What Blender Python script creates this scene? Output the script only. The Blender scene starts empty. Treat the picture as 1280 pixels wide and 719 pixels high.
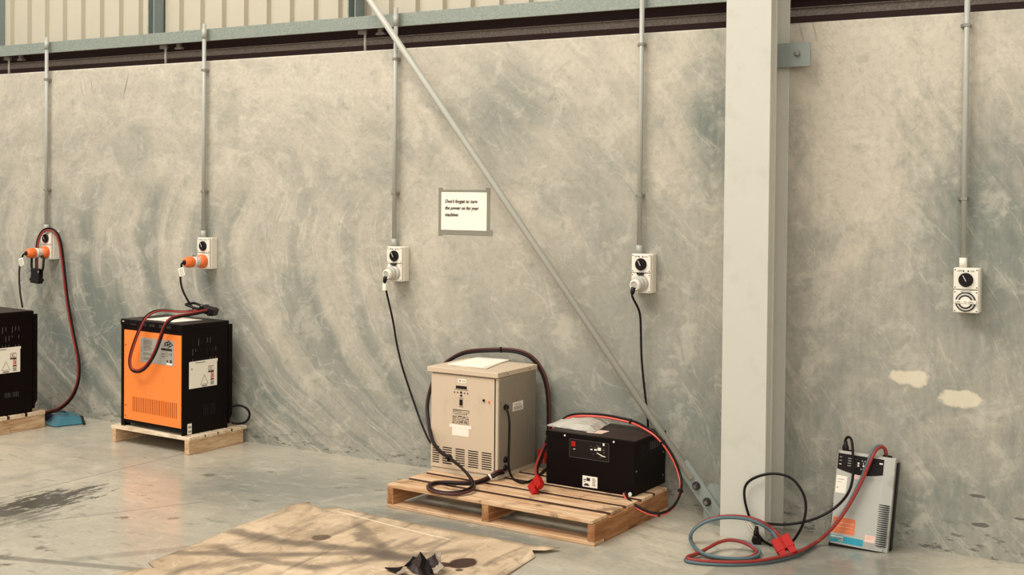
import bpy, bmesh, math, random
from mathutils import Vector, Matrix
random.seed(7)
PI = math.pi
scn = bpy.context.scene
COL = scn.collection

# ------------------------------------------------------------ camera
cd = bpy.data.cameras.new('camera')
cam = bpy.data.objects.new('camera', cd)
COL.objects.link(cam)
cr, cu, cf = ((0.86537507, 0.50103469, 0.00949826), (-0.0174008, 0.011101, 0.99978697), (-0.50082252, 0.865356, -0.01832493))
cam.matrix_world = Matrix(((cr[0], cu[0], -cf[0], 0), (cr[1], cu[1], -cf[1], -5.6), (cr[2], cu[2], -cf[2], 1.55), (0, 0, 0, 1)))
cd.sensor_width = 36
cd.lens = 42.19
cd.shift_y = -0.0699
cd.clip_start = 0.05
scn.camera = cam

# ------------------------------------------------------------ world, lights, exposure
w = bpy.data.worlds.new('hall_daylight'); scn.world = w; w.use_nodes = True
bg = w.node_tree.nodes['Background']
bg.inputs[0].default_value = (1.0, 0.955, 0.89, 1)
bg.inputs[1].default_value = 0.56
def area(name, loc, target, sx, sy, power, colr):
    l = bpy.data.lights.new(name, 'AREA'); l.shape = 'RECTANGLE'; l.size = sx; l.size_y = sy; l.energy = power; l.color = colr
    o = bpy.data.objects.new(name, l); COL.objects.link(o); o.location = loc
    o.rotation_euler = (Vector(target) - Vector(loc)).to_track_quat('-Z', 'Y').to_euler()
    return o
area('roof_skylight', (-5.5, -5.0, 8.0), (-3.6, 0, 1.2), 7.0, 3.0, 730, (1.0, 0.975, 0.925))
area('right_fill_light', (2.5, -9.5, 3.2), (-4, 0, 1.0), 5.0, 4.0, 230, (1.0, 0.97, 0.92))  # unseen fill light added at front right to lift the side faces
vs = scn.view_settings
vs.view_transform = 'Standard'; vs.look = 'None'; vs.gamma = 1; vs.use_curve_mapping = False
vs.exposure = 0.20

# ------------------------------------------------------------ material helpers
def lin(h):
    if isinstance(h, str):
        c = [int(h[i:i + 2], 16) / 255 for i in (0, 2, 4)]
        return tuple((x / 12.92 if x <= .04045 else ((x + .055) / 1.055) ** 2.4) for x in c) + (1,)
    return tuple(h) + (1,) if len(h) == 3 else h
class NT:
    def __init__(self, name, rough=.6, metal=0, spec=.5):
        self.m = bpy.data.materials.new(name); self.m.use_nodes = True
        self.t = self.m.node_tree; self.b = self.t.nodes['Principled BSDF']
        self.b.inputs['Roughness'].default_value = rough
        self.b.inputs['Metallic'].default_value = metal
        self.b.inputs['Specular IOR Level'].default_value = spec
        self._p = None
    def set(self, node, key, v):
        if isinstance(v, bpy.types.NodeSocket): self.t.links.new(v, node.inputs[key])
        else: node.inputs[key].default_value = v
    @property
    def P(self):
        if self._p is None: self._p = self.t.nodes.new('ShaderNodeTexCoord').outputs['Object']
        return self._p
    def xyz(self, v):
        n = self.t.nodes.new('ShaderNodeSeparateXYZ'); self.set(n, 0, v); return n.outputs[0], n.outputs[1], n.outputs[2]
    def comb(self, x, y, z=0.0):
        n = self.t.nodes.new('ShaderNodeCombineXYZ'); self.set(n, 0, x); self.set(n, 1, y); self.set(n, 2, z); return n.outputs[0]
    def ma(self, op, a, b=0.0, c=0.0):
        n = self.t.nodes.new('ShaderNodeMath'); n.operation = op; self.set(n, 0, a); self.set(n, 1, b); self.set(n, 2, c); return n.outputs[0]
    def noise(self, v, scale, detail=4, rough=.55, dist=0.0):
        n = self.t.nodes.new('ShaderNodeTexNoise'); self.set(n, 'Vector', v)
        for k, q in (('Scale', scale), ('Detail', detail), ('Roughness', rough), ('Distortion', dist)): self.set(n, k, q)
        return n.outputs['Fac']
    def mr(self, v, a, b, c=0.0, d=1.0, smooth=True):
        n = self.t.nodes.new('ShaderNodeMapRange'); n.clamp = True
        if smooth: n.interpolation_type = 'SMOOTHSTEP'
        for i, q in enumerate((v, a, b, c, d)): self.set(n, i, q)
        return n.outputs[0]
    def mix(self, f, a, b, mode='MIX'):
        n = self.t.nodes.new('ShaderNodeMix'); n.data_type = 'RGBA'; n.blend_type = mode
        self.set(n, 0, f)
        for k, q in ((6, a), (7, b)):
            self.set(n, k, q if isinstance(q, bpy.types.NodeSocket) else lin(q))
        return n.outputs[2]
    def mapv(self, v, scale=(1, 1, 1), loc=(0, 0, 0), rot=(0, 0, 0)):
        n = self.t.nodes.new('ShaderNodeMapping'); self.set(n, 0, v); n.inputs[1].default_value = loc; n.inputs[2].default_value = rot; n.inputs[3].default_value = scale
        return n.outputs[0]
    def blob(self, a, b, a0, b0, ra, rb, soft=.5, wob=None):
        """1 inside an ellipse on coordinates a, b, fading to 0 at its rim"""
        da = self.ma('DIVIDE', self.ma('SUBTRACT', a, a0), ra); db = self.ma('DIVIDE', self.ma('SUBTRACT', b, b0), rb)
        d = self.ma('SQRT', self.ma('ADD', self.ma('MULTIPLY', da, da), self.ma('MULTIPLY', db, db)))
        if wob is not None: d = self.ma('ADD', d, wob)
        return self.mr(d, 1.0, 1.0 - soft, 0.0, 1.0)
    def line(self, a, b, p, q, w_, soft=.6):
        """1 on the segment p-q"""
        dx, dy = q[0] - p[0], q[1] - p[1]; L = math.hypot(dx, dy); dx /= L; dy /= L
        ax = self.ma('SUBTRACT', a, p[0]); by = self.ma('SUBTRACT', b, p[1])
        t = self.ma('ADD', self.ma('MULTIPLY', ax, dx), self.ma('MULTIPLY', by, dy))
        d = self.ma('ABSOLUTE', self.ma('SUBTRACT', self.ma('MULTIPLY', ax, dy), self.ma('MULTIPLY', by, dx)))
        m = self.mr(d, w_, w_ * (1 - soft)); e = self.ma('MULTIPLY', self.mr(t, -.05, .05), self.mr(t, L + .05, L - .05))
        return self.ma('MULTIPLY', m, e)
    def color(self, c): self.set(self.b, 'Base Color', c if isinstance(c, bpy.types.NodeSocket) else lin(c)); return self
    def rough(self, r): self.set(self.b, 'Roughness', r); return self
    def bump(self, h, dist=.004, strength=.5):
        n = self.t.nodes.new('ShaderNodeBump'); self.set(n, 'Height', h); n.inputs['Strength'].default_value = strength; n.inputs['Distance'].default_value = dist
        self.t.links.new(n.outputs[0], self.b.inputs['Normal']); return self

def plain(name, c, rough=.5, metal=0, spec=.5, var=.08, scale=14, grime=None):
    """a nearly even colour with faint wear"""
    k = NT(name, rough, metal, spec)
    n = k.noise(k.P, scale, 5, .6)
    c = lin(c)
    out = k.mix(n, tuple(x * (1 - var) for x in c[:3]), tuple(min(1, x * (1 + var)) for x in c[:3]))
    if grime:
        g = k.mr(k.noise(k.P, grime[1], 6, .65), .52, .68)
        out = k.mix(k.ma('MULTIPLY', g, grime[2]), out, grime[0])
    k.color(out); k.rough(k.ma('ADD', k.ma('MULTIPLY', n, .12), rough - .06))
    return k.m

M = {}
def mat_wall():
    k = NT('cast_concrete', .8, 0, .25)
    x, y, z = k.xyz(k.P)
    p2 = k.comb(x, z, 0.0)
    wob = k.ma('SUBTRACT', k.noise(p2, 1.3, 3), .5)
    big = k.noise(p2, .75, 4, .55, .6)
    mid = k.noise(p2, 2.6, 7, .62, 1.4)
    fine = k.noise(p2, 34, 4, .7)
    # sweeping float marks: arcs bulging to the left, band after band
    zz = k.ma('SUBTRACT', z, 1.18)
    u = k.ma('SUBTRACT', k.ma('ADD', x, k.ma('MULTIPLY', wob, .35)), k.ma('MULTIPLY', k.ma('MULTIPLY', zz, zz), .75))
    arc = k.noise(k.comb(k.ma('MULTIPLY', u, 3.4), k.ma('MULTIPLY', z, .35), 0.0), 1.5, 3, .5)
    arcm = k.ma('MULTIPLY', k.mr(x, -3.0, -4.6), k.mr(z, 1.75, 1.3))
    xx = k.ma('ADD', x, 5.9)
    v = k.ma('ADD', k.ma('ADD', z, k.ma('MULTIPLY', wob, .5)), k.ma('MULTIPLY', k.ma('MULTIPLY', xx, xx), .16))
    swp = k.noise(k.comb(k.ma('MULTIPLY', x, .55), k.ma('MULTIPLY', v, 3.2), 4.0), 1.6, 5, .6, .8)
    # slanted brush strokes
    br = k.noise(k.mapv(p2, (14, 2.2, 1), (0, 0, 0), (0, 0, math.radians(-28))), 2.2, 4, .65)
    # F: 0 = pale warm skin, 1 = grey green paste and painted shade
    f = k.ma('ADD', k.ma('MULTIPLY', big, .75), k.ma('MULTIPLY', mid, .75))
    f = k.ma('SUBTRACT', f, .34)
    f = k.ma('ADD', f, k.ma('MULTIPLY', k.ma('MULTIPLY', k.ma('SUBTRACT', arc, .5), 2.5), arcm))
    f = k.ma('ADD', f, k.ma('MULTIPLY', k.ma('SUBTRACT', swp, .5), k.mr(z, 1.1, 1.8, .15, 1.0)))
    f = k.ma('ADD', f, k.ma('MULTIPLY', k.ma('SUBTRACT', br, .5), k.mr(x, -3.2, -1.6, .08, .65)))
    f = k.ma('ADD', f, k.mr(z, 1.5, .2, -.10, .22))  # part of the light's falloff with height put into the colour
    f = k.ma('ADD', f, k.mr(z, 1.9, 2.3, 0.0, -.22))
    wv = k.ma('MULTIPLY', k.ma('SUBTRACT', mid, .5), 1.6)
    for (a0, b0, ra, rb, s) in ((-.80, 1.35, .48, .70, .62), (-2.10, 1.95, .20, .60, .60), (-2.05, .5, .35, .5, .15), (-6.55, .62, .45, .45, .42),  # last one here: the left charger's shadow painted on the wall
                                (-1.45, 1.7, .35, .5, -.38), (-1.3, 2.2, .6, .22, -.30), (-4.5, 1.9, .9, .4, -.16), (-3.3, 1.95, .35, .5, .34), (-2.6, 1.2, .6, .8, .10),
                                (-5.1, .35, 1.0, .25, .12), (-3.1, .45, 1.4, .3, .12), (-1.2, .45, .7, .3, -.16), (-2.35, 1.65, .2, .25, -.22)):
        f = k.ma('ADD', f, k.ma('MULTIPLY', k.blob(x, z, a0, b0, ra, rb, .8, wv), s))
    f = k.mr(f, .0, 1.0, 0, 1, False)
    c = k.mix(f, 'BFB4A1', '777B71')
    for (n_, w_, s_) in ((arc, .010, k.ma('MULTIPLY', arcm, .32)), (k.noise(k.comb(k.ma('MULTIPLY', x, .7), k.ma('MULTIPLY', v, 2.2), 9.0), 1.5, 3, .55, 1.4), .009, .22), (k.noise(p2, 1.6, 3, .5, 2.2), .007, .09)):
        c = k.mix(k.ma('MULTIPLY', k.mr(k.ma('ABSOLUTE', k.ma('SUBTRACT', n_, .5)), w_, .0), s_), c, 'D8CEBA')
    c = k.mix(k.ma('MULTIPLY', k.mr(k.ma('ABSOLUTE', k.ma('SUBTRACT', k.noise(p2, 2.3, 4, .55, 1.6), .47)), .006, .0), .20), c, '6F6F64')
    c = k.mix(k.ma('MULTIPLY', k.mr(k.noise(p2, 5.5, 8, .7, .6), .5, .64), .30), c, 'D4CAB6')
    c = k.mix(k.ma('MULTIPLY', k.mr(k.noise(p2, 9, 8, .75, .3), .53, .68), .28), c, '6C716A')
    c = k.mix(k.ma('MULTIPLY', k.mr(fine, .42, .7), .18), c, '6A6C62')
    # repair patches, scuffs, blow holes
    w2 = k.ma('MULTIPLY', k.ma('SUBTRACT', k.noise(p2, 14, 4), .5), 1.4)
    for (a0, b0, ra, rb) in ((-1.15, .735, .10, .038), (-.93, .655, .10, .045)):
        c = k.mix(k.ma('MULTIPLY', k.blob(x, z, a0, b0, ra, rb, .3, w2), .75), c, 'DED0B4')
    for (a0, b0, ra, rb) in ((-.86, .235, .05, .008), (-.84, .11, .05, .010), (-.42, .10, .09, .008), (-3.62, .38, .01, .04), (-.62, .16, .1, .006)):
        c = k.mix(k.ma('MULTIPLY', k.blob(x, z, a0, b0, ra, rb, .35, k.ma('MULTIPLY', w2, 1.6)), .75), c, '4A4840')
    c = k.mix(k.ma('MULTIPLY', k.line(x, z, (-6.22, 2.18), (-6.18, 2.31), .008), .6), c, '6B6558')
    for q in ((-6.62, 2.2), (-6.58, 2.21), (-6.52, 2.22), (-1.66, 2.28), (-1.6, 2.3)):
        c = k.mix(k.ma('MULTIPLY', k.line(x, z, q, (q[0] - .02, q[1] + .08), .006), .45), c, '6B6558')
    ch = k.ma('MULTIPLY', k.mr(k.noise(k.mapv(p2, (1, 3, 1)), 11, 6, .7), .55, .62), k.mr(z, .16, .02))
    c = k.mix(k.ma('MULTIPLY', ch, .8), c, '55534A')
    k.color(c)
    h = k.ma('ADD', k.ma('MULTIPLY', mid, .6), k.ma('ADD', k.ma('MULTIPLY', fine, .2), k.ma('MULTIPLY', arc, .4)))
    k.bump(h, .006, .35)
    return k.m
def mat_floor():
    k = NT('power_floated_floor', .3, 0, .5)
    x, y, z = k.xyz(k.P)
    p2 = k.comb(x, y, 0.0)
    big = k.noise(p2, .8, 5, .6, .8)
    mid = k.noise(p2, 3.2, 8, .65, 1.5)
    st = k.noise(k.mapv(p2, (1, 4.5, 1), (0, 0, 0), (0, 0, math.radians(38))), 2.0, 6, .65, .8)
    f = k.ma('ADD', k.ma('MULTIPLY', big, .6), k.ma('ADD', k.ma('MULTIPLY', mid, .5), k.ma('MULTIPLY', st, .5)))
    wv = k.ma('MULTIPLY', k.ma('SUBTRACT', mid, .5), 1.6)
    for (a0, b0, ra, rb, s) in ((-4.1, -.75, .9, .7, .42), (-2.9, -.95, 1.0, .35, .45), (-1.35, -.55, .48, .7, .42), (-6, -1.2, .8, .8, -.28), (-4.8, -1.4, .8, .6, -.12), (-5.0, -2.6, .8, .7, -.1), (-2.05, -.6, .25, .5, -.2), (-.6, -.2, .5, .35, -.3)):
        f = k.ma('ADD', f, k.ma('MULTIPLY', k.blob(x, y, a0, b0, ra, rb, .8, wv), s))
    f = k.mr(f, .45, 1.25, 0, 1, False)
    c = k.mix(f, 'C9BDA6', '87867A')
    c = k.mix(k.ma('MULTIPLY', k.mr(k.noise(p2, 7, 9, .7, .8), .5, .68), .3), c, 'D6CBB6')
    c = k.mix(k.ma('MULTIPLY', k.mr(k.noise(p2, 45, 3, .6), .5, .75), .25), c, '7A776A')
    c = k.mix(k.ma('MULTIPLY', k.mr(k.noise(k.mapv(p2, (1, 3.2, 1), (0, 0, 0), (0, 0, math.radians(30))), 5.5, 7, .72, .6), .56, .68), .45), c, '67665C')
    # oil stain, scuffs and tyre marks
    w3 = k.ma('MULTIPLY', k.ma('SUBTRACT', k.noise(k.mapv(p2, (5, 1.6, 1)), 4.5, 7, .72), .5), 4.2)
    c = k.mix(k.ma('MULTIPLY', k.blob(x, y, -4.98, -1.66, .17, .42, .5, w3), .9), c, '3B352F')
    c = k.mix(k.ma('MULTIPLY', k.blob(x, y, -4.86, -1.85, .22, .30, .8, w3), .6), c, '5B584E')
    w4 = k.ma('MULTIPLY', k.ma('SUBTRACT', k.noise(p2, 22, 5), .5), 2.2)
    for (a0, b0, ra, rb, s) in ((-4.42, -1.62, .05, .04, .7), (-4.68, -.78, .07, .05, .7), (-4.35, -2.3, .08, .05, .6), (-4.5, -2.05, .05, .03, .6), (-4.1, -1.05, .06, .03, .5), (-3.9, -.62, .05, .04, .6), (-3.95, -.4, .05, .04, .5), (-4.2, -1.5, .05, .04, .5), (-4.28, -2.42, .06, .1, .8), (-4.33, -2.15, .1, .03, .6), (-3.7, -.55, .05, .03, .5), (-4.45, -.55, .04, .03, .5), (-3.75, -.3, .04, .03, .5)):
        c = k.mix(k.ma('MULTIPLY', k.blob(x, y, a0, b0, ra * .8, rb * .8, .8, k.ma('MULTIPLY', w4, 1.8)), s), c, '4F4A41')
    for (p_, q_, w_, s) in (((-5.22, -2.6), (-5.19, .0), .006, .6), ((-4.45, -2.35), (-3.70, -2.12), .035, .55), ((-4.1, -2.2), (-3.75, -1.75), .05, .3), ((-4.7, -1.9), (-4.3, -1.2), .012, .35)):
        c = k.mix(k.ma('MULTIPLY', k.line(x, y, p_, q_, w_), s), c, '55524A')
    slab = k.ma('MULTIPLY', k.mr(x, -1.80, -1.785), k.mr(k.ma('ADD', x, k.ma('MULTIPLY', wv, .3)), -.85, -1.35))
    c = k.mix(k.ma('MULTIPLY', slab, .42), c, '6E6D63')
    k.color(c)
    r = k.ma('ADD', k.ma('MULTIPLY', mid, .26), .10)
    k.rough(r)
    k.bump(k.ma('ADD', mid, k.ma('MULTIPLY', k.noise(p2, 30, 4), .3)), .004, .18)
    return k.m
def mat_wood(name, a, b, axis='x', dark='5A3A22', dk=.5):
    k = NT(name, .75, 0, .25)
    info = k.t.nodes.new('ShaderNodeObjectInfo')
    v = k.comb(k.ma('MULTIPLY', info.outputs['Random'], 37.0), k.ma('MULTIPLY', info.outputs['Random'], 11.0), 0.0)
    add = k.t.nodes.new('ShaderNodeVectorMath'); add.operation = 'ADD'; k.set(add, 0, k.P); k.set(add, 1, v)
    s = (1.2, 16, 16) if axis == 'x' else (16, 1.2, 16)
    q = k.mapv(add.outputs[0], s)
    g = k.noise(q, 2.2, 6, .65, .9)
    g2 = k.noise(q, 7, 5, .7, .4)
    c = k.mix(k.mr(g, .35, .66), a, b)
    c = k.mix(k.ma('MULTIPLY', k.mr(g2, .52, .68), .45), c, dark)
    blot = k.noise(add.outputs[0], 6, 5, .65, .5)
    c = k.mix(k.ma('MULTIPLY', k.mr(blot, .54, .7), dk), c, dark)
    tint = k.mr(info.outputs['Random'], 0, 1, .0, .35)
    c = k.mix(tint, c, b)
    k.color(c); k.bump(k.ma('ADD', g, g2), .002, .4)
    return k.m
def mat_cardboard():
    k = NT('brown_cardboard', .85, 0, .2)
    x, y, z = k.xyz(k.P); p2 = k.comb(x, y, 0.0)
    big = k.noise(p2, 2.0, 6, .6, .8)
    c = k.mix(k.mr(big, .3, .7), 'D2B898', 'B0987A')
    sm = k.noise(k.mapv(p2, (6, 1.2, 1), (0, 0, 0), (0, 0, math.radians(28))), 1.6, 5, .6, .7)
    c = k.mix(k.ma('MULTIPLY', k.mr(sm, .48, .66), .75), c, '857461')
    gr = k.noise(p2, 11, 8, .72, .8)
    c = k.mix(k.ma('MULTIPLY', k.mr(gr, .5, .7), .55), c, '7A6652')
    c = k.mix(k.ma('MULTIPLY', k.mr(gr, .45, .3), .5), c, 'E6D2B4')
    # tyre tracks rolled across it
    wl = k.ma('MULTIPLY', k.ma('SUBTRACT', k.noise(p2, 3, 4), .5), .22)
    xw = k.ma('ADD', x, wl); yw = k.ma('ADD', y, wl)
    for (p_, q_, w_, s) in (((-3.85, -1.55), (-2.85, -1.45), .07, .6), ((-3.85, -1.95), (-3.0, -1.45), .05, .5), ((-3.45, -1.15), (-2.95, -1.5), .06, .5), ((-3.2, -1.8), (-2.75, -1.2), .05, .45), ((-3.75, -1.75), (-3.1, -1.78), .05, .45), ((-3.6, -2.1), (-3.3, -1.6), .06, .35)):
        c = k.mix(k.ma('MULTIPLY', k.line(xw, yw, p_, q_, w_, .8), s * 1.25), c, '62564A')
    w4 = k.ma('MULTIPLY', k.ma('SUBTRACT', k.noise(p2, 9, 3), .5), .7)
    c = k.mix(k.ma('MULTIPLY', k.blob(x, y, -2.665, -1.375, .062, .085, .2, w4), .96), c, '3A241C')
    c = k.mix(k.ma('MULTIPLY', k.blob(x, y, -2.72, -1.43, .04, .03, .2, w4), .96), c, '3A241C')
    c = k.mix(k.ma('MULTIPLY', k.blob(x, y, -3.40, -1.40, .05, .055, .3, w4), .8), c, '4E3C30')
    c = k.mix(k.ma('MULTIPLY', k.blob(x, y, -2.63, -1.46, .02, .02, .3, w4), .9), c, '4A342A')
    c = k.mix(k.ma('MULTIPLY', k.line(x, y, (-3.6, -1.02), (-2.9, -1.12), .008), .6), c, 'F0E0C4')
    k.color(c); k.bump(k.ma('ADD', big, k.noise(p2, 18, 4)), .004, .4)
    return k.m
def mat_galv(name, a, b, rough=.45, metal=.25):
    k = NT(name, rough, metal, .5)
    v = k.t.nodes.new('ShaderNodeTexVoronoi'); k.set(v, 'Vector', k.P); v.inputs['Scale'].default_value = 90
    n = k.noise(k.P, 45, 4, .7)
    k.color(k.mix(k.ma('MULTIPLY', k.ma('ADD', v.outputs['Distance'], n), .62), a, b)); return k.m

M['wall'] = mat_wall(); M['floor'] = mat_floor(); M['card'] = mat_cardboard()
M['pine'] = mat_wood('pallet_pine', 'E2C4A0', 'BC8F64', 'x', '4E3220', .75)
M['pine_y'] = mat_wood('pallet_pine_stringer', 'BC8C5E', '8C5A34', 'y', '4E2E18', .55)
M['gap_shade'] = plain('gap_shaded_board_edge', '4A3020', .8, var=.3, scale=25)  # dark board sides: the shade of the deck gaps painted on
M['pine_pale'] = mat_wood('pale_pallet_pine', 'EEDCC0', 'CFB08A', 'x', '4A3526', .5)
M['pine_pale_y'] = mat_wood('pale_pallet_stringer', 'DCBE98', 'B78D64', 'y', '553620', .5)
M['galv'] = mat_galv('galvanised_steel', '6C776F', '9CA092')
M['galv_dark'] = mat_galv('shaded_galvanised_steel', '5A4A44', 'A09488', .6)  # darker copy of galv: shade under the girt put into the colour
M['brown'] = plain('shaded_brown_steel', '3A201A', .7)  # brown flashing; its dark tone also paints the shade behind the girt
M['cream_sheet'] = plain('cream_wall_sheet', 'B9B09A', .5, var=.06, scale=6)
M['stud'] = plain('grey_steel_stud', '7E8A88', .5)
M['col'] = plain('grey_column_paint', 'C4C0B0', .45, var=.04, scale=5, grime=('8C8F86', 9, .12))
M['plate'] = plain('grey_steel_plate', '8B9188', .5, .1)
M['pvc'] = plain('grey_conduit_plastic', 'A8A69A', .4)
M['saddle'] = plain('zinc_saddle', '9A958A', .35, .6)
M['brace'] = plain('brace_paint', 'B3B0A2', .45, 0, var=.08)
M['steel'] = plain('bolt_steel', '8C8880', .35, .8)
M['dark_steel'] = plain('bolt_shadowed_steel', '4B4642', .5, .6)
M['white_pl'] = plain('white_outlet_plastic', 'E6DDCB', .35, var=.03)
M['white_pl2'] = plain('grey_outlet_plastic', 'B9B3A6', .35, var=.03)
M['black'] = plain('black_powder_coat', (.0045, .0018, .0015), .5, spec=.12, var=.15)
M['blackpl'] = plain('black_plastic', (.009, .005, .0045), .4, spec=.25, var=.1)
M['blacktop'] = plain('dusty_black_lid', (.028, .017, .014), .5, spec=.25, var=.2)
M['orange'] = plain('orange_powder_coat', (.93, .23, .035), .4, var=.03)
M['grille_back'] = plain('dark_red_grille_back', (.10, .012, .006), .7)
M['orangepl'] = plain('orange_plug_plastic', (.85, .16, .03), .35, var=.05)
M['clear'] = plain('pale_collar_plastic', 'E4DCCB', .25, var=.05)
M['red'] = plain('red_connector_plastic', (.38, .012, .008), .5, spec=.15, var=.1)
M['redcab'] = plain('red_cable_sheath', (.27, .032, .024), .42, spec=.3, var=.2, scale=30)
M['redbright'] = plain('bright_red_cable_sheath', (.62, .085, .055), .38, var=.15, scale=30)
M['redbrown'] = plain('brown_cable_sheath', (.07, .020, .014), .45, spec=.3, var=.25, scale=30)
M['blackcab'] = plain('black_cable_sheath', (.008, .004, .0035), .45, spec=.2, var=.2)
M['teal'] = plain('teal_cable_sheath', (.085, .14, .15), .42, spec=.3, var=.2)
M['beige'] = plain('beige_powder_coat', 'CDB79B', .5, var=.04, scale=4, grime=('A89070', 7, .2))
M['beige_side'] = plain('beige_side_panel', 'C4B59C', .5, var=.05, scale=4, grime=('8F8468', 6, .25))
M['slot'] = plain('vent_shadow', (.006, .003, .003), .8)
M['ink'] = plain('black_ink', (.02, .012, .01), .7)
M['ink2'] = plain('brown_grey_ink', (.17, .13, .09), .7)
M['paper'] = plain('white_paper', 'F0E6D2', .8, var=.03)
M['tape'] = plain('grey_cloth_tape', '837D6C', .6, var=.08, scale=30)
M['label'] = plain('grey_foil_label', 'A09A8E', .5, 0, var=.05)
M['silver'] = plain('silver_grey_casing', 'B7B4A8', .42, .15, var=.08, scale=7, grime=('7E7D72', 8, .4))
M['orange_lab'] = plain('orange_sticker', (.78, .19, .06), .5, var=.25, scale=60)
M['pink_lab'] = plain('pale_pink_sticker', 'E4C4B0', .5, var=.05)
M['teal_lab'] = plain('blue_teal_sticker', (.02, .30, .38), .4, var=.2, scale=40)
M['slotlight'] = plain('slot_light_edge', (.10, .075, .07), .5)
M['redink'] = plain('red_ink', (.45, .03, .03), .6)
M['scrap'] = plain('dark_rubber_scrap', (.030, .017, .014), .5, spec=.3, var=.5, scale=20)
M['scrap_in'] = plain('grey_torn_lining', (.30, .23, .17), .6, var=.3, scale=40)
M['tealpl'] = plain('teal_dustpan_plastic', (.045, .17, .21), .2, spec=.6, var=.1)
M['navy'] = plain('navy_fabric', (.02, .02, .06), .8)
def mat_film():
    k = NT('clear_plastic_sleeve', .12, 0, .6)
    k.color('DAD2C2'); k.b.inputs['Transmission Weight'].default_value = .35
    k.bump(k.noise(k.P, 22, 4), .01, .6); return k.m
M['film'] = mat_film()

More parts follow.
